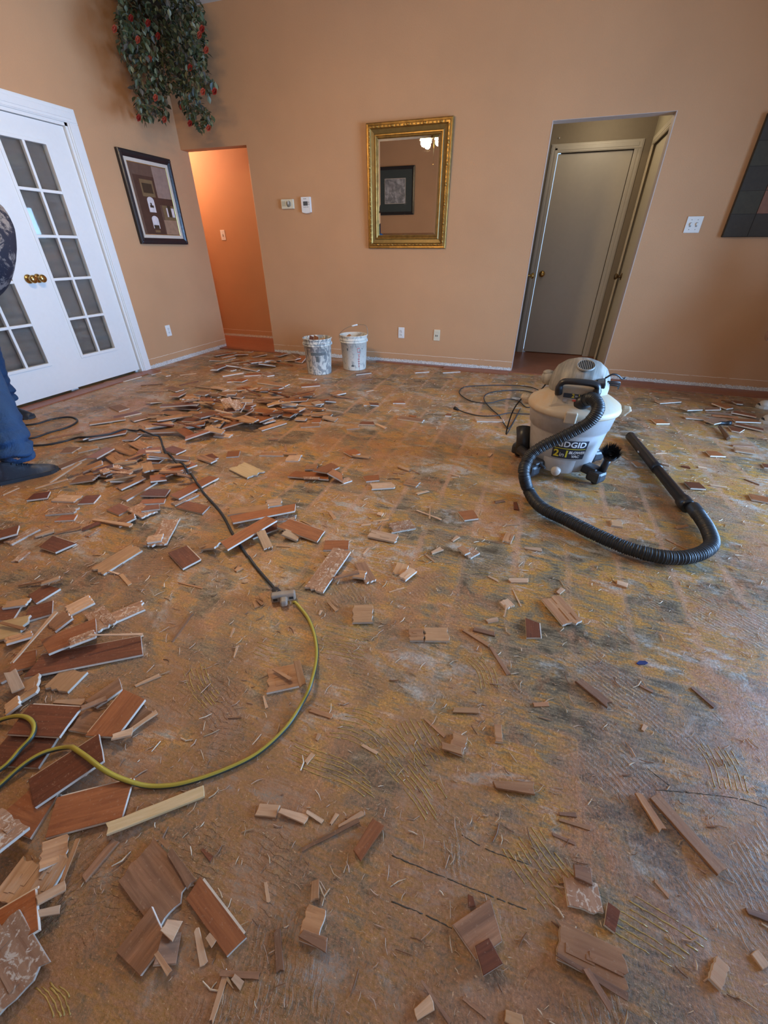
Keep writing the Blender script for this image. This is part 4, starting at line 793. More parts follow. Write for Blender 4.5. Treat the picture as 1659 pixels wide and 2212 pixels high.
# ------------------------------------------------------------------ torn-up flooring: every board and every larger sliver
# each row: midline of the upper face on the photograph's floor (x y x y), width in cm, face, optional extra lift of the two ends in cm
BOARDS = '''
69 1294 114 1267 7 d|56 1327 113 1311 7.5 d|-15 1325 38 1322 7 d|10 1306 60 1299 3.6 t|-5 1465 43 1440 5 n|25 1435 75 1418 7 r|-12 1362 55 1352 10 y|15 1393 68 1368 3.6 o
145 1320 196 1294 6 p|110 1352 150 1328 6 n|230 1340 309 1306 5.5 s|203 1318 232 1352 6 s|119 1490 163 1447 8.7 t|73 1440 305 1391 8.7 d|95 1397 207 1352 8.7 r 2 1|150 1388 205 1366 3.6 s
-5 1615 106 1621 8.7 d|41 1552 152 1558 8.7 d .6 .6|271 1565 317 1527 6 n|165 1555 206 1562 5.5 n|195 1521 260 1476 4.5 n|217 1591 290 1499 8.7 r .5 .5|30 1735 96 1762 8.7 r|70 1715 225 1621 8.7 d|110 1765 276 1722 8.7 r .5 .5
38 1500 90 1480 7 p|10 1530 45 1512 4 p|211 1233 295 1182 8.5 t|383 1186 414 1218 7.5 d .5 .5|99 1169 142 1183 7.5 d 1 .5|16 1173 79 1140 5 s|-30 1160 40 1145 7.5 d 1.5 1.5|65 1073 105 1068 6 d .5 .5|119 1075 170 1077 5.5 p|176 1079 210 1077 7 d|104 1106 165 1101 4.5 s|125 1119 163 1117 4 r
-45 1820 32 1770 10 s 5 2|8 1952 75 1862 6.5 p|78 1937 131 1850 4.2 p|85 1855 140 1825 5.2 o .4 .4|-20 2022 86 1965 7.2 r .5 .5|-30 2030 20 2150 11 s .5 1|294 1854 376 1957 8.7 n|275 2078 346 1993 6.5 n|338 2052 382 2045 4 n|417 1917 511 2045 3.6 r
575 1087 608 1083 6 p|495 1105 580 1099 5 t|593 1120 638 1117 4 s|538 1158 599 1135 5 d|499 1120 638 1097 5.5 r 2.2 2|484 1179 587 1119 6.5 r 1.8 3.2|612 1129 693 1158 7 r 2 .5|700 1177 753 1177 6.5 r|677 1272 740 1187 8.5 s .3 .8
799 1151 857 1163 5.5 p .5 .3|843 1140 893 1131 6.5 s|778 1215 801 1255 4.5 n .3 .3|765 1238 789 1241 4.2 o|860 1240 871 1217 4.8 t|869 1248 893 1229 3.6 p|762 1325 804 1324 8 t .4 .4|579 1470 645 1456 8.5 o|565 1160 580 1185 3.8 t|612 1152 645 1157 4.5 t|440 1182 475 1190 4 t
884 1370 915 1370 5 o|918 1369 969 1370 5.5 t|1150 1340 1153 1377 4.5 d|1190 1290 1238 1346 7.5 o .3 .8|1088 1296 1103 1311 3.8 p|1070 1582 1084 1584 4.6 o|975 1600 1005 1612 5 o|1254 1901 1266 1965 6.4 s|1310 1972 1335 1991 3.8 d|1205 2028 1352 2098 5.4 o .3 .3|1540 2087 1568 2115 4.2 p|655 1990 695 2005 5 o|1003 2034 1072 1985 5.6 n|1035 2075 1071 2053 3.6 d
312 1170 352 1165 5.5 s|340 1178 369 1120 7.5 s|318 1165 350 1160 5.2 p|265 1078 330 1040 5 n|304 1084 356 1081 4 r|312 1063 362 1064 6 d 1 1|244 1094 271 1105 6 r|289 1093 323 1111 6.5 s 1 1|310 1098 344 1094 4 r|255 1127 293 1116 5 n|374 1089 425 1066 3.6 s|377 1075 461 1028 6 r .5 .5|393 1089 445 1101 6 r|355 1010 404 1021 5 s|358 1021 418 999 7 r|324 1035 357 1028 7 r 1.5 1.5
325 988 407 983 4 n|362 967 391 976 6.5 d .5 .5|245 964 290 980 5 o|237 980 262 998 6.5 o 1.5 1.5|197 989 237 967 6 r 1.5 1.5|126 1010 190 984 4.5 n|159 1037 211 1037 6.5 n|178 1011 222 1001 5 o .5 .5|205 1016 245 1005 3.6 d|258 1008 300 1009 4 t|276 993 305 985 6 r|289 954 315 967 6 o .8 .8|315 998 320 1016 5 t|222 1028 262 1015 5 s|250 1042 305 1022 5 n
136 972 165 971 8 n|168 975 212 965 4 t|188 946 273 931 6 r 1 1|168 945 190 948 5 o|276 950 296 936 6 n .8 .8|193 914 270 903 5 o 1 .5|283 907 343 892 6.5 n .8 .8|340 908 414 896 5.5 o .8 .8|315 926 373 915 4 p .5 .5|300 935 385 927 4 n|390 930 415 938 5.5 r|400 922 440 914 5 r 1 1|425 936 465 926 4.5 r|402 954 455 945 3.6 r|245 902 300 890 5 d
166 843 198 838 4 n|226 825 256 823 4 n|262 822 298 812 8 n|323 808 342 803 5.5 r|345 806 364 811 4 t|363 836 388 843 7 n|247 876 268 885 9 n|318 868 343 866 6 n|462 800 482 788 6 r
376 856 392 848 6 r 3 1|400 864 418 858 7 o 3 1|424 848 450 850 7 n 2 2|432 856 458 858 5.5 r 3 3|436 867 459 869 4 t 3 3|380 874 428 877 4 r 2 2|350 885 430 880 4.5 d|408 890 430 892 5 o .8 .8|430 900 480 893 5 t .5 .5|398 919 442 914 5 r .5 .5|425 900 465 890 7 d
463 798 488 788 5 r|522 793 558 800 4 o|560 795 595 789 4.5 o|540 782 578 778 7 r .5 .5|578 784 602 773 4 n|598 768 618 762 9 r 2 2|635 762 648 772 6 n|645 782 657 768 8 r 1 5|507 768 532 764 8 r 1 1|482 778 507 771 5 o|500 782 565 775 8 o|462 767 505 760 6 r|526 757 545 759 4 r|480 811 524 804 4 t|488 794 520 792 4 n|618 775 645 779 6 r|545 770 575 764 6 n
530 809 566 807 7 r|570 808 585 811 6 n|647 815 682 819 4 o|650 833 690 830 6 r|491 823 508 821 5 r|513 824 528 818 8 r .5 .5|560 824 620 832 6 o|460 835 490 842 4 p|512 841 540 836 7 r .8 .8|543 840 562 840 8 r .8 .8|565 842 580 842 8 n|588 838 608 838 5 r|585 848 600 846 5 n|640 850 675 853 8 r .5 .5|491 850 510 849 5 o 1 1|577 872 605 873 4 t|611 872 641 873 4 p 1 1|610 865 664 863 4.5 r .5 .5|676 871 694 868 7 p 1 1|678 883 700 883 4 p
718 851 742 846 8 o 1 1|700 864 725 866 4 n|698 901 726 904 5 p .3 .3|675 905 694 905 10 r|648 919 690 917 5 o|638 904 661 905 4 p 1 1|618 899 640 885 5.5 r 1 1|641 887 654 880 4 p 2 2|610 885 635 882 4 n .5 .5|562 927 615 911 4.5 o .3 .3|566 912 592 905 4.5 s 1 1|552 907 578 898 7 r|518 902 550 912 7 o 1 1|483 912 527 915 6.5 r|555 885 588 889 8 r 1 1|530 888 550 888 6 r|590 895 606 898 6 p|520 893 536 874 6 d 1 8|484 860 500 886 9 s 9 1|500 858 520 884 9 s 9 1|520 865 545 866 8 p 3 2|462 915 478 906 6 t|466 938 498 941 4.5 p|445 930 480 926 5 t|455 908 484 900 5 n
440 991 465 984 8 d|490 981 517 979 9 r|512 1006 553 1025 12 y .3 .3|563 980 612 981 3.8 o|621 988 648 989 8 p|629 1023 710 1029 6 r 1 1|690 1022 724 1001 7 r 2 2|712 1030 740 1032 6 r 1 1|660 1008 685 1008 6 o .5 .5|737 1036 756 1030 4 s|750 980 773 974 7 r .5 .5|787 1034 819 1031 5.5 r|802 1050 850 1047 5.5 p .3 .3|778 913 808 914 4.5 d .3 .3|748 924 775 922 4 t|785 873 800 872 4.5 t|798 873 818 872 4.5 d|430 985 462 996 4 n
850 868 874 868 5 r|860 901 915 908 5 n|895 803 925 801 5 o|955 803 992 801 5 o|767 808 800 804 4 n|963 895 975 896 4 d|1028 907 1088 908 4 p|996 1114 1028 1110 6.5 r .4 .4|1006 1199 1028 1187 5 s|996 1190 1008 1185 5 o|1094 1170 1102 1152 3.8 o|875 1040 903 1046 5 o
1413 910 1438 910 7.5 r .3 .3|1530 979 1558 980 6.5 r .5 .5|1485 1047 1518 1049 6.5 d .5 .5|1621 1072 1668 1081 5.5 r .3 .3|1370 1002 1384 1002 6 o|1480 900 1534 905 4 o|1532 911 1560 905 9 n 2 2|1583 889 1633 898 5 d 1 1|1586 907 1637 909 5 r|1590 915 1650 928 4 d 1 1|1577 925 1604 930 7 d .3 .3|1545 870 1577 882 5.5 r 1.5 1|1584 868 1605 870 8 d 1 1|1523 883 1557 882 5 n|1421 868 1466 865 5 o .5 .5|1478 883 1510 882 5 o|1588 970 1632 977 5 o .4 .4|1649 1005 1668 1008 5 d|1320 1128 1345 1132 4.5 t
'''
SLIVERS = '''
282 1579 338 1540 1.6 p|241 1594 284 1577 2.4 p|0 1343 53 1359 1.2 o .8 .8|19 1427 126 1327 1.5 p 5 5|30 1460 40 1492 3 p|119 1515 180 1516 2.2 p|176 1533 225 1505 2 n|292 1481 346 1457 1.5 p|372 1385 414 1325 1.2 n|198 1389 309 1369 .9 p 1.5 1.5|234 1792 436 1706 2.8 y|127 1920 168 1812 1 o|92 1958 150 1920 2 p|88 1983 135 1968 1.5 p|425 2008 438 2080 1.5 p|449 2021 461 2038 1.2 p|338 2058 365 2102 1 o|456 2207 486 2109 1.2 p|476 2102 560 2107 1 n|503 2109 522 2129 1.2 p|345 1812 365 1830 1 o|352 1998 382 2010 3 p|180 1898 250 1815 2 n|436 1834 457 1856 1 d|366 1838 414 1910 2 n
75 1158 115 1145 3 p .5 .5|176 1143 214 1128 3 d .5 .5|187 1159 215 1141 2 s|200 1119 285 1137 2.6 p|117 1151 176 1140 1.2 n|32 1212 60 1190 3 s|103 1037 176 1001 3 p 1 4|76 1052 146 1036 2 p 2 3|227 1040 293 1023 3 o .5 .5|195 922 240 918 2.4 t|40 1264 134 1248 1.5 n .5 2|90 1262 130 1250 2.5 p|235 1235 256 1238 1 p|260 1240 280 1262 1.6 t|385 1258 437 1270 1 o|5 1069 40 1053 1.6 p|305 832 350 829 3 n|293 845 362 842 2 p|335 797 375 790 3 n|388 832 428 823 2 d|407 831 480 842 2.5 p|388 810 424 806 2 p|100 948 178 932 3 n|303 943 330 943 3 o|449 845 468 845 3 p 3 3|483 857 533 852 2 p 1 1
430 1187 490 1162 1.5 t|722 1251 775 1239 2 n|549 1299 556 1311 2 o|554 1294 567 1305 1.2 o|589 1444 627 1466 1.2 o .9 .9|641 1427 654 1481 2.2 o .9 .9|597 1179 628 1180 1.2 t|653 1125 674 1135 1.2 t|712 1105 723 1120 2 o|508 1233 520 1224 3 o|710 1301 728 1319 1.5 t|689 1328 694 1318 1 p|497 1377 505 1357 .8 p|593 1353 603 1345 .7 p
1000 1360 1056 1393 1.8 o|1060 1397 1099 1457 1.6 n|1023 1358 1069 1369 2 n|1100 1253 1140 1253 2.6 p|1205 1281 1217 1270 2 p|1108 1274 1126 1310 .6 p|1090 1331 1094 1308 .8 p|1051 1342 1075 1337 2 p|1055 1244 1076 1255 1.2 p|1249 1467 1315 1520 2.8 n .4 .4|978 1533 1034 1535 1.6 t .3 .3|1494 1484 1545 1527 1.4 n|1384 1481 1412 1495 1 n|1152 1522 1186 1520 1.5 o|953 1609 997 1622 2 o|918 1553 960 1590 1 o|1066 1694 1157 1702 3 o .3 .3|1388 1578 1395 1566 1.2 p|1333 1257 1355 1264 3 p|1381 1715 1431 1792 2.2 o .5 .5|1417 1722 1563 1885 3 o .5 .5|1240 1880 1278 1893 3 n|1202 2060 1356 2153 1.2 n .8 .8|1262 2095 1316 2182 1.2 n|1090 2193 1130 2211 2 t|1208 1757 1245 1760 1 n|1209 1770 1275 1788 1 o|1193 1801 1243 1822 .8 n|1413 1902 1446 1938 .8 o|1615 1968 1665 1984 1.5 n|1630 2055 1656 2090 2 p
771 1848 818 1776 3.2 r .5 .5|555 1748 600 1752 2.6 p|605 1752 663 1769 2 p|731 1785 784 1756 1.2 p|652 1835 775 1772 1 n|662 1755 697 1775 1 p|714 1780 728 1758 1 p|681 1900 680 1948 1.8 o|573 1905 580 1948 .8 p|598 2010 605 2098 1.5 n|650 2015 706 2042 2 n|896 2193 934 2164 2 p .3 .3|909 2118 973 2208 .7 n|1000 2155 1052 2197 .6 n|1017 1935 1019 1959 1.5 d|782 1609 815 1627 .9 p|660 1648 677 1627 1.2 p|670 1533 717 1547 1.5 o|684 1598 690 1585 1 p|569 1503 576 1528 .9 p|505 1420 513 1395 .9 p
657 1038 689 1039 2.6 s|612 979 641 979 2 o .3 .3|761 987 798 988 3 t|812 915 833 924 3 p|790 845 805 842 3 p|718 855 766 858 3 n|600 948 580 948 3 n|616 960 618 975 1.5 n|480 1050 498 1042 1 t|884 897 900 899 3 r|925 1060 900 1066 1.8 p .3 .3|861 1007 885 1015 3 p .3 .3|885 1017 908 1024 .8 n|849 1020 873 1022 2 o|932 1194 954 1184 2.6 p .3 .3|977 1168 990 1158 2 p .3 .3|900 1102 953 1122 1.2 p .5 .5|929 1096 928 1122 1 t|1089 1134 1121 1132 1.2 p|1069 1084 1089 1081 2 n|1113 1084 1116 1100 2.6 d|976 1025 993 1028 2 p|806 1126 840 1121 1.2 t|780 1134 800 1132 1.5 p|815 1108 827 1111 3 p|784 1197 797 1183 1 p|920 1198 938 1213 1 t|1132 1183 1170 1187 2.6 p|840 1279 873 1269 .7 p|1056 985 1060 978 3 p|950 816 977 818 3 n|782 820 803 818 3 n|838 1034 864 1034 .8 d
1534 1047 1570 1052 2 p|1417 979 1438 978 1.5 p|1428 1000 1447 1004 3 s|1473 1006 1490 1009 2.6 d|1508 1008 1527 1011 2 p|1607 1034 1642 1047 1.5 n|1538 896 1594 901 3 r 1 1|1525 889 1580 894 3 n .5 .5|1404 844 1442 848 3 r|1456 844 1500 852 3 n|1452 857 1492 861 3 o|1560 864 1583 867 3 n|1516 852 1549 859 3 n|1582 961 1627 963 3 n|1345 986 1358 993 1.5 o|1462 967 1477 969 1.5 p|1300 1117 1340 1119 1 o|1440 1165 1490 1190 .9 o|1460 1140 1485 1135 2 o|1385 937 1402 940 1.5 n|1375 945 1388 950 1.5 p
'''
GS = .01; GX0, GY0 = -4.3, -.2; GH = {}
def support(x, y):
    return GH.get((round((x-GX0)/GS), round((y-GY0)/GS)), 0.)
NOISEW = random.Random(21)
def board_mesh(L, Wd, T, typ, r_):
    """a broken piece of board lying in xy: long axis x, upper face at z=T, jagged ends where it was torn"""
    torn = typ in 'ospty' or (typ == 'n' and r_.random() < .6); thin = Wd < .034
    amp = min((.22 if thin else .09)*Wd, .06*L)*(1 if torn else .12); n = 2 if thin else (8 if torn else 3)
    skew = r_.uniform(-.15, .15)*Wd if not torn else 0
    R_ = [(L/2+r_.uniform(-amp, amp)+skew*(2*k/n-1), -Wd/2+Wd*k/n) for k in range(n+1)]
    Lf = [(-L/2+r_.uniform(-amp, amp)+skew*(2*k/n-1), Wd/2-Wd*k/n) for k in range(n+1)]
    def side(a, b, s):
        out = []; m = 5 if (thin or torn) else 0
        for i in range(1, m+1):
            t_ = i/(m+1); o = min(L*.03, Wd)*(r_.uniform(-.12, .05)*2 if thin else r_.uniform(-.3, .1)*.5); out.append((a[0]+(b[0]-a[0])*t_, a[1]+(b[1]-a[1])*t_+s*o))
        return out
    if thin:   # taper
        k = r_.uniform(.45, 1.); Lf = [(x, y*k) for x, y in Lf]
    loop = R_+side(R_[-1], Lf[0], 1)+Lf+side(Lf[-1], R_[0], -1)
    bm = bmesh.new(); e = .0009 if T > .004 else .0002
    top = [bm.verts.new((x*(1-e/L*2), y*(1-e/Wd*2), T)) for x, y in loop]; mid = [bm.verts.new((x, y, T-e)) for x, y in loop]; bot = [bm.verts.new((x, y, 0)) for x, y in loop]
    bm.faces.new(top).material_index = 0; bm.faces.new(bot[::-1]).material_index = 1; n_ = len(loop)
    for i in range(n_):
        j = (i+1) % n_; bm.faces.new((mid[i], mid[j], top[j], top[i])).material_index = 0; bm.faces.new((bot[i], bot[j], mid[j], mid[i])).material_index = 2
    if not thin and typ in 'rd' and L > .06:      # tongue along one long edge
        bx(bm, -L/2+.004, L/2-.004, Wd/2, Wd/2+.004, T*.35, T*.65, 2)
    if not thin and typ in 'ops' and L > .05:       # raised splinters where plies tore off
        for _ in range(r_.randint(2, 5)):
            w_ = Wd*r_.uniform(.08, .25); l_ = L*r_.uniform(.2, .6); cx = r_.uniform(-L/2+l_/2, L/2-l_/2); cy = r_.uniform(-Wd/2+w_, Wd/2-w_); bx(bm, cx-l_/2, cx+l_/2, cy-w_/2, cy+w_/2, T, T+r_.uniform(.0008, .0022), 0)
    return bm
PIECES = []
HEAPS = ([(320,842),(560,822),(720,850),(735,905),(480,938),(300,930)], [(185,960),(330,945),(440,1000),(425,1065),(190,1055)], [(455,762),(665,760),(660,800),(455,806)], [(1475,860),(1650,865),(1655,930),(1475,915)])
def place(x1, y1, x2, y2, wcm, typ, u1=0., u2=0., name='board_piece'):
    if u1 == 0 and u2 == 0 and any(pinside(q, (x1+x2)/2, (y1+y2)/2) for q in HEAPS): u1, u2 = NOISEW.choice(((0,0),(0,1.6),(1.8,0),(.4,2.4),(2.2,.2),(.5,.5)))
    if name == 'board_piece' and wcm < 8.5: wcm = min(9.4, wcm*(1.35 if y1 < 960 else 1.22 if y1 < 1150 else 1.08))
    wd = wcm/100; thin = name != 'board_piece'; T = .0095 if not thin else max(.002, min(.008, wd*.28)); z = T+.001; r_ = NOISEW
    for it in range(3):
        a, b = fl(x1, y1, z+u1/100), fl(x2, y2, z+u2/100); a2, b2 = Vector((a.x, a.y)), Vector((b.x, b.y)); L = max(.02, (b2-a2).length); d = (b2-a2)/L; nv = Vector((-d.y, d.x))
        hA = hB = 0.
        for i in range(int(L/GS)+2):
            s = min(L, i*GS)
            for q in (-.4, 0, .4):
                p = a2+d*s+nv*q*wd; h = support(p.x, p.y)
                if s < L/2: hA = max(hA, h)
                else: hB = max(hB, h)
        hA, hB = min(hA, .055), min(hB, .055); z = T+(hA+hB)/2
    za, zb = hA+u1/100+.0004, hB+u2/100+.0004; c = (a2+b2)/2; ang = math.atan2(d.y, d.x); pit = math.atan2(za-zb, L)
    if abs(pit) > .35 and u1 == u2 == 0: pit = math.copysign(.35, pit)
    z0 = (za+zb)/2; bm = board_mesh(L, wd, T, typ, r_); under = {'r':'t','d':'t','n':'t'}.get(typ, 'r' if typ in 'ps' else 'd')
    o = obj(name, bm, [W[typ], W['s' if under == 't' else under], M_EDGE if not thin else W[typ]]); o.location = (c.x, c.y, z0); o.rotation_euler = (r_.uniform(-.02,.02) if z0 > .004 else 0, pit, ang)
    for i in range(int(L/GS)+1):
        for q in (-.5,-.25,0,.25,.5):
            s = i*GS; p = a2+d*s+nv*q*wd; k = (round((p.x-GX0)/GS), round((p.y-GY0)/GS)); GH[k] = max(GH.get(k, 0), min(.06, za+(zb-za)*s/L+T))
    PIECES.append(dict(o=o, px=((x1+x2)/2, (y1+y2)/2), L=L, w=wd, t=typ, nm=name, a=math.degrees(math.atan2(y2-y1, x2-x1)) % 180)); return o
def rows(s): return [r.split() for ln in s.strip().splitlines() for r in ln.split('|')]
# hidden lower layers of the two heaps first, so the visible pieces rest on something
hr = random.Random(4)
def filler(n, poly, typs, nm='board_piece', ws=(4.5,8.5), up_=0.):
    k = 0
    while k < n:
        x, y = hr.uniform(min(p[0] for p in poly), max(p[0] for p in poly)), hr.uniform(min(p[1] for p in poly), max(p[1] for p in poly))
        if not pinside(poly, x, y): continue
        a = hr.uniform(-.35, .35); l_ = hr.uniform(14, 26); place(x-l_*math.cos(a), y-l_*math.sin(a)*.6, x+l_*math.cos(a), y+l_*math.sin(a)*.6, hr.uniform(*ws), hr.choice(typs), hr.uniform(0,up_), hr.uniform(0,up_), name=nm); k += 1
filler(30, [(330,880),(420,850),(560,845),(690,860),(700,895),(600,905),(480,920),(340,925)], 'rdnotn', up_=1.2)
filler(8, [(240,1000),(330,965),(350,1010),(300,1050),(200,1030)], 'rnot')
filler(6, [(470,765),(630,765),(620,795),(480,795)], 'rno')
for r in rows(BOARDS): place(*map(float, r[:5]), r[5], *(map(float, r[6:8]) if len(r) > 6 else ()))
for r in rows(SLIVERS): place(*map(float, r[:5]), r[5], *(map(float, r[6:8]) if len(r) > 6 else ()), name='wood_sliver')
filler(44, [(330,890),(400,850),(560,840),(700,855),(720,890),(600,905),(480,915),(340,925)], 'dntposr', 'wood_sliver', (2,3.4), 2.2)
filler(12, [(210,1010),(320,965),(420,1000),(400,1060),(240,1040)], 'ntpos', 'wood_sliver', (2,3.4), 1.2)
filler(12, [(470,765),(640,765),(620,800),(470,800)], 'rnot', 'wood_sliver', (2,3.4), 1.5)
# the planks standing in the two buckets
def in_bucket(p, rot, L, wd, typ, lab):
    bm = board_mesh(L, wd, .0095, typ, NOISEW); o = obj('board_piece', bm, [W[typ], W['s'], M_EDGE]); o.location = p; o.rotation_euler = rot; tag(o, lab, 'board piece', 'board pieces in the paint buckets'); return o
in_bucket((-2.235, 4.12, .245), (0, -1.25, 1.35), .26, .075, 'd', 'dark board piece standing in the nearer bucket, leftmost of its three')
in_bucket((-2.175, 4.12, .250), (0, -1.32, 1.6), .26, .055, 'r', 'red-brown board piece standing in the nearer bucket, middle of its three')
in_bucket((-2.13, 4.16, .235), (0, -1.05, 1.75), .25, .06, 't', 'pale-edged board piece standing in the nearer bucket, rightmost of its three')
in_bucket((-1.945, 4.42, .325), (.1, -.5, .8), .11, .06, 'o', 'orange-brown board scrap lying in the rear bucket at its rim, upper one')
in_bucket((-1.91, 4.47, .300), (.2, -.2, 2.2), .12, .07, 'r', 'red-brown board scrap lying in the rear bucket under the orange-brown one')
# ---- names for every piece: how it looks, then what it lies beside
COLN = dict(r='red-brown finished', d='dark finished', n='weathered brown', t='raw tan', o='torn orange-brown', p='pale split', s='glue-streaked', y='pale yellow')
MARKS = [('the cord splitter',612,1288),('the boot',75,1035),('the nearer bucket',690,800),('the rear bucket',762,790),('the hall opening',535,745),('the left door casing',318,800),('the double glass doors',180,835),('the black cord loop',150,915),('the vacuum cord plug',990,886),('the vacuum drum',1215,1030),('the hose bend',1500,1200),('the wand tip',1358,945),('the wand cuff',1480,1090),('the hammer',1560,925),('the right sneakers',1645,885),('the blue chip',1386,1432),('the yellow cord bend',65,1580),('the yellow cord middle',560,1625),('the upper yellow cord',684,1400),('the black cord bend',352,985),('the crossed planks',545,1130),('the big left heap',500,880),('the white wall base',900,795),('the bottom left corner',20,2100),('the bottom right corner',1540,2100),('the bottom edge',780,2200),('the bare middle floor',950,1500),('the long split board',1490,1800),('the long dark plank',190,1415)]
ORD = ['nearest','second nearest','third nearest','fourth nearest','fifth nearest','sixth nearest','seventh nearest','eighth nearest','ninth nearest','tenth nearest','eleventh nearest','twelfth nearest','thirteenth nearest','fourteenth nearest','fifteenth nearest']
byk = {}
for P in PIECES:
    m = min(MARKS, key=lambda q: math.hypot(q[1]-P['px'][0], (q[2]-P['px'][1])*1.3)); rat = P['L']/P['w']
    if P['nm'] == 'board_piece': size = 'square' if rat < 1.45 else ('long' if P['L'] > .22 else 'short'); noun = 'board piece'
    else: size = 'long' if P['L'] > .12 else ('short' if P['L'] > .05 else 'tiny'); noun = 'sliver'
    dx, dy = P['px'][0]-m[1], P['px'][1]-m[2]
    side = ('left of' if dx < 0 else 'right of') if abs(dx) > abs(dy)*.9 else ('behind' if dy < 0 else 'in front of')
    if m[0] in ('the big left heap','the bare middle floor','the bottom edge','the bottom left corner','the bottom right corner'): side = 'in' if 'heap' in m[0] else ('on' if 'floor' in m[0] else 'near')
    P['k'] = (COLN[P['t']], size, noun, side, m[0]); P['dist'] = math.hypot(dx, dy); byk.setdefault(P['k'], []).append(P)
for k, L_ in byk.items():
    L_.sort(key=lambda P: P['dist'])
    for i, P in enumerate(L_):
        lab = '%s %s %s %s %s' % k
        if len(L_) > 1:
            if k[3] in ('in','on','near'):
                ly = sorted(L_, key=lambda q: q['px'][0]); lab += ', %s from the left' % ['first','second','third','fourth','fifth','sixth','seventh','eighth','ninth','tenth','eleventh','twelfth','thirteenth','fourteenth','fifteenth','sixteenth'][min(15, ly.index(P))]
            else: lab += ', %s' % ORD[min(14, i)]
        tag(P['o'], lab, 'board piece' if k[2] == 'board piece' else 'wood sliver', ('board pieces torn up from the floor' if k[2] == 'board piece' else 'wood slivers scattered over the floor'))
# ---- combed ridges of old adhesive, standing proud of the slab, and the dark cracks
def floor_lines(name, fans, mat, r, label, kind, seed, gap=.18):
    r_ = random.Random(seed); bm = bmesh.new()
    for pts, off, n in fans:
        for k in range(n):
            path = resample(spline([fl(x+off[0]*k+r_.uniform(-2,2), y+off[1]*k+r_.uniform(-1,1), 0) for x, y in pts], 6), .006); i = r_.randint(0, 3)
            while i < len(path)-3:
                m = r_.randint(4, 22); seg = path[i:i+m]; i += m+(r_.randint(1, 4) if r_.random() < gap*3 else 0)
                if len(seg) < 3: continue
                seg = [p+Vector((r_.uniform(-1,1), r_.uniform(-1,1), 0))*.0007 for p in seg]; tube(bm, seg, [r*r_.uniform(.35,1.) for _ in seg], 5)
    for v in bm.verts: v.co.z = .0002+max(0, v.co.z)*.45
    o = obj(name, bm, mat); tag(o, label, 'glue residue' if label else None, kind=kind); return o
FANS = [([(742,1528),(790,1535),(835,1562),(880,1610),(925,1665),(965,1725)], (-5,9), 8), ([(620,1595),(680,1620),(740,1640),(800,1680)], (2,11), 6), ([(850,1555),(872,1592),(908,1652)], (11,-2), 7), ([(1085,1835),(1125,1895),(1180,1965)], (9,-7), 9),
 ([(1033,1230),(1070,1235),(1112,1241)], (2,6), 6), ([(700,1345),(745,1350),(800,1362)], (-2,8), 9), ([(800,1205),(840,1210),(880,1218)], (0,6), 6), ([(560,1370),(600,1382),(640,1378)], (-3,8), 6), ([(1290,1990),(1380,2045),(1450,2090)], (14,-9), 7), ([(1500,1600),(1530,1650),(1545,1700)], (12,2), 7),
 ([(395,1445),(410,1490),(440,1530)], (9,-3), 6), ([(400,1080),(440,1075),(480,1080)], (0,5), 7), ([(1000,1420),(1030,1450),(1040,1490)], (9,-1), 5), ([(120,2120),(150,2150),(165,2190)], (-12,2), 5), ([(1180,1210),(1240,1216),(1300,1230)], (-2,6), 5), ([(930,1060),(980,1064),(1040,1074)], (0,5), 7), ([(640,1100),(690,1108),(750,1120)], (0,5), 6)]
floor_lines('adhesive_ridges', FANS, plain('amber_adhesive', (.46,.29,.075), .4, 0, .4, 40), .0019, 'fans of combed amber adhesive ridges left on the bare slab', 'stuff', 8)
floor_lines('trim_8', [([(836,1843),(960,1895),(1100,1952),(1153,1969)], (0,0), 1), ([(840,1945),(920,1978),(988,2012)], (0,0), 1), ([(999,1804),(1060,1838),(1160,1875)], (0,0), 1), ([(1400,1705),(1510,1715),(1600,1725),(1656,1745)], (0,0), 1), ([(1400,1660),(1450,1700)], (0,0), 1)], plain('dark_crack', (.085,.066,.042), .9), .0016, None, 'structure', 3, .02)
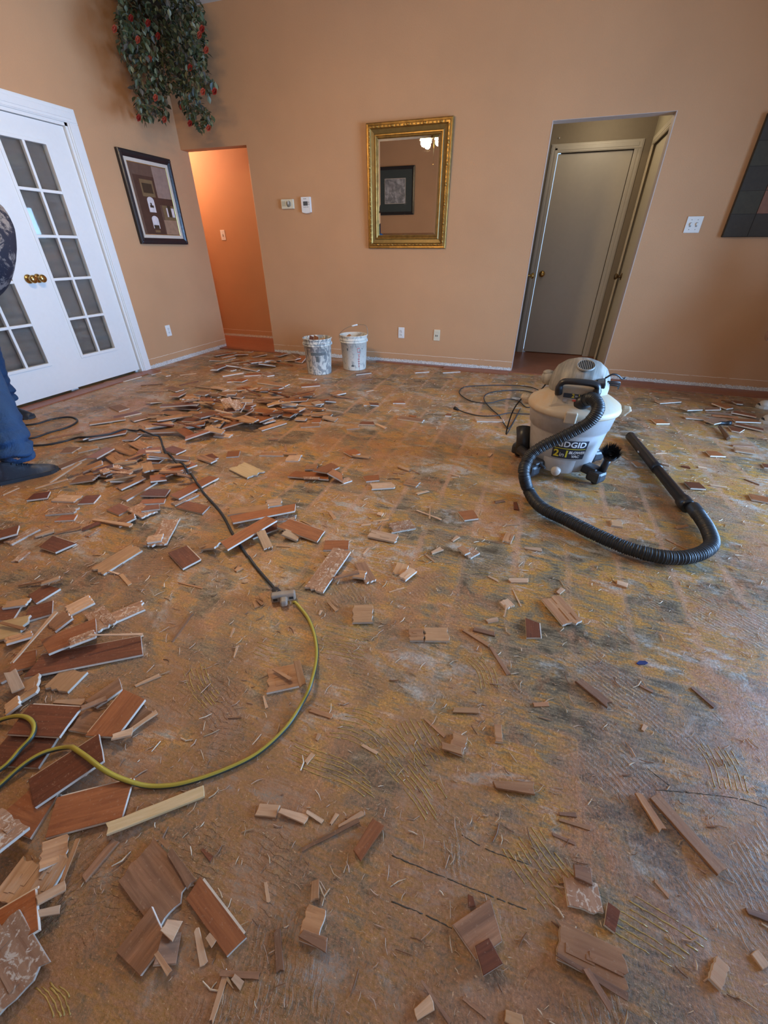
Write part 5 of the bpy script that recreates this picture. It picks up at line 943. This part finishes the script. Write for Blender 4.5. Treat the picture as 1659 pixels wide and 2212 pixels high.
# ---- uncountable small chips and fibres
def chips(name, n, seed, lens, wids, label):
    r_ = random.Random(seed); V = []; Fc = []; MI = []
    k = 0
    while k < n:
        x, y = r_.uniform(-3.9, 2.6), r_.uniform(.02, 4.75)
        px, py = proj((x, y, 0))
        if not (-60 < px < 1720 and 760 < py < 2280): continue
        dens = .45+.55*(noise.noise(Vector((x*1.7, y*1.7, 3)))+.5); dens *= (1.3 if x < -.2 else .75) if y > 1 else 1.15
        if r_.random() > dens: continue
        L = math.exp(r_.uniform(math.log(lens[0]), math.log(lens[1]))); w_ = r_.uniform(*wids)*(.5+.5*L/lens[1]); a = r_.uniform(0, PI); t_ = w_*.5; ca, sa = math.cos(a), math.sin(a); z = r_.uniform(.0002, .0015)+.0008; tilt = r_.uniform(-.12, .12)*L*.5; b = len(V)
        bend = r_.uniform(-.15, .15)*L
        for s, zz, ww in ((-1, -tilt, r_.uniform(.2, 1)), (0, 0, 1), (1, tilt, r_.uniform(.2, 1))):
            for q, h in ((-1, 0), (1, 0), (0, 1)):
                lx, ly = s*L/2, q*w_/2*ww+(bend if s == 0 else 0); V.append((x+lx*ca-ly*sa, y+lx*sa+ly*ca, max(.0003, z+zz+abs(tilt)+h*t_)))
        m = r_.choice((0,0,1,1,2,3))
        for g in (0, 3):
            for i in range(3): j = (i+1) % 3; Fc.append((b+g+i, b+g+j, b+g+3+j, b+g+3+i)); MI.append(m)
        Fc += [(b, b+2, b+1), (b+6, b+7, b+8)]; MI += [m, m]; k += 1
    me = bpy.data.meshes.new(name); me.from_pydata(V, [], Fc); me.polygons.foreach_set('material_index', MI)
    for c, q in (('tan',(.52,.33,.18)),('pink',(.52,.32,.20)),('pale',(.74,.56,.37)),('brown',(.24,.11,.05))): me.materials.append(plain('chip_'+c, q, .7, 0, .15, 30))
    o = obj(name, me); tag(o, label, 'wood chips', kind='stuff'); return o
chips('wood_chips', 11000, 5, (.006,.042), (0.0012,.0050), 'loose small wood chips strewn over the whole scraped floor')
chips('sawdust_fibres', 42000, 6, (.002,.014), (.0004,.0014), 'fine sawdust fibres covering the scraped floor')
# ------------------------------------------------------------------ extension cords
def cord(pts, r, force=()):
    """lay a cord over whatever lies on the floor; where a forced height is given it runs underneath"""
    P = []
    for i, q in enumerate(pts):
        x, y = q[:2]; z = r
        for _ in range(3):
            p = fl(x, y, z)
            if len(q) > 2: z = q[2]
            else: z = max(support(p.x+a*.012, p.y+b*.012) for a in (-1,0,1) for b in (-1,0,1))+r+.0006
        P.append(fl(x, y, z))
    path = resample(spline(P, 8), .012); zz = [p.z for p in path]; fz = [False]*len(path)
    for k, p in enumerate(path):
        px = proj(p)
        if any(a <= px[0] <= b and c_ <= px[1] <= d_ for a, b, c_, d_ in force): zz[k] = r; fz[k] = True
        else: zz[k] = max(p.z if p.z < .15 else r, max(support(p.x+a*.01, p.y+b*.01) for a in (-1,0,1) for b in (-1,0,1))+r+.0006)
    for _ in range(6): zz = [z if fz[k] else max((zz[max(0,k-1)]+z*2+zz[min(len(zz)-1,k+1)])/4, z*.97 if z > r*1.3 else r) for k, z in enumerate(zz)]
    for p, z in zip(path, zz): p.z = z
    bm = bmesh.new(); tube(bm, path, r, 10); return path, bm
CZ = .0065
pts = [(600,1283,.020), (590,1268,.014), (545,1215), (520,1170), (500,1142), (478,1108), (440,1065), (410,1030), (385,1003), (362,985), (352,965), (345,945), (325,937), (285,930), (235,938), (190,944), (165,947), (135,954), (105,960), (80,962), (40,962), (20,955), (40,950), (75,945), (110,933), (140,925), (160,916), (167,908), (158,902), (140,901), (110,906), (80,915), (50,918), (10,915), (-40,910)]
path, bm = cord(pts, .0065, [(470,545,1100,1200)]); bc = thing('black_extension_cord', 'black extension cord running from the splitter through the rubble to the boot', 'cord', (0,0,0))
obj('cable', bm, plain('black_cord', (.022,.026,.030), .5, 0, .2, 30), bc)
e = path[0]; dn = (path[3]-path[0]).normalized(); bm = bmesh.new(); tube(bm, [e-dn*.012, e+dn*.004, e+dn*.03, e+dn*.04], [.017,.018,.015,.009], 14); obj('plug', bm, plain('plug_body', (.02,.022,.025), .4), bc)
pts = [(632,1300,.016), (640,1304,.010), (665,1335), (680,1375), (684,1420), (672,1475), (650,1525), (615,1575), (560,1625), (500,1657), (430,1683), (370,1697), (310,1698), (262,1683), (220,1660), (180,1630), (150,1618), (110,1620), (75,1636), (40,1660), (10,1690), (-30,1720), (-60,1720), (-40,1690), (10,1655), (45,1620), (68,1590), (74,1568), (62,1552), (40,1546), (10,1553), (-40,1570)]
path, bm = cord(pts, .0062); yc = thing('yellow_extension_cord', 'olive-yellow extension cord curving over the floor from a clear three-way splitter', 'cord', (0,0,0))
t = NT('yellow_striped_cord'); g = t.n('NewGeometry'); s = t.n('SeparateXYZ'); t.put(s.inputs[0], g.outputs['Normal']); st = t.math('ADD', t.math('MULTIPLY', s.outputs[0], -.6), t.math('MULTIPLY', s.outputs[2], .8))
obj('cable', bm, t.out(t.mix(t.step(st, .10, .30), (.035,.045,.035), (.42,.32,.04)), .42), yc)
sp = bmesh.new(); c = fl(612, 1288, .018); M = TR(c.x, c.y, c.z) @ RZ(.52)
bx(sp, -.047, .047, -.015, .015, -.017, .019, bev=.007, M=M); bx(sp, -.012, .016, -.046, -.010, -.014, .012, bev=.007, M=M)
t = NT('clear_amber_plastic'); t.b.inputs['Transmission Weight'].default_value = .45; SPM = t.out(t.mix(t.noise(t.coord(), 30, 3), (.42,.27,.16), (.66,.58,.48)), .25)
so = obj('three_way_splitter', sp, SPM, yc); sb = bmesh.new()
for q in (-.03, 0, .03): bx(sb, q-.008, q+.008, -.0156, -.0145, -.006, .006, M=M)
obj('socket', sb, M_DARKSLOT, so)
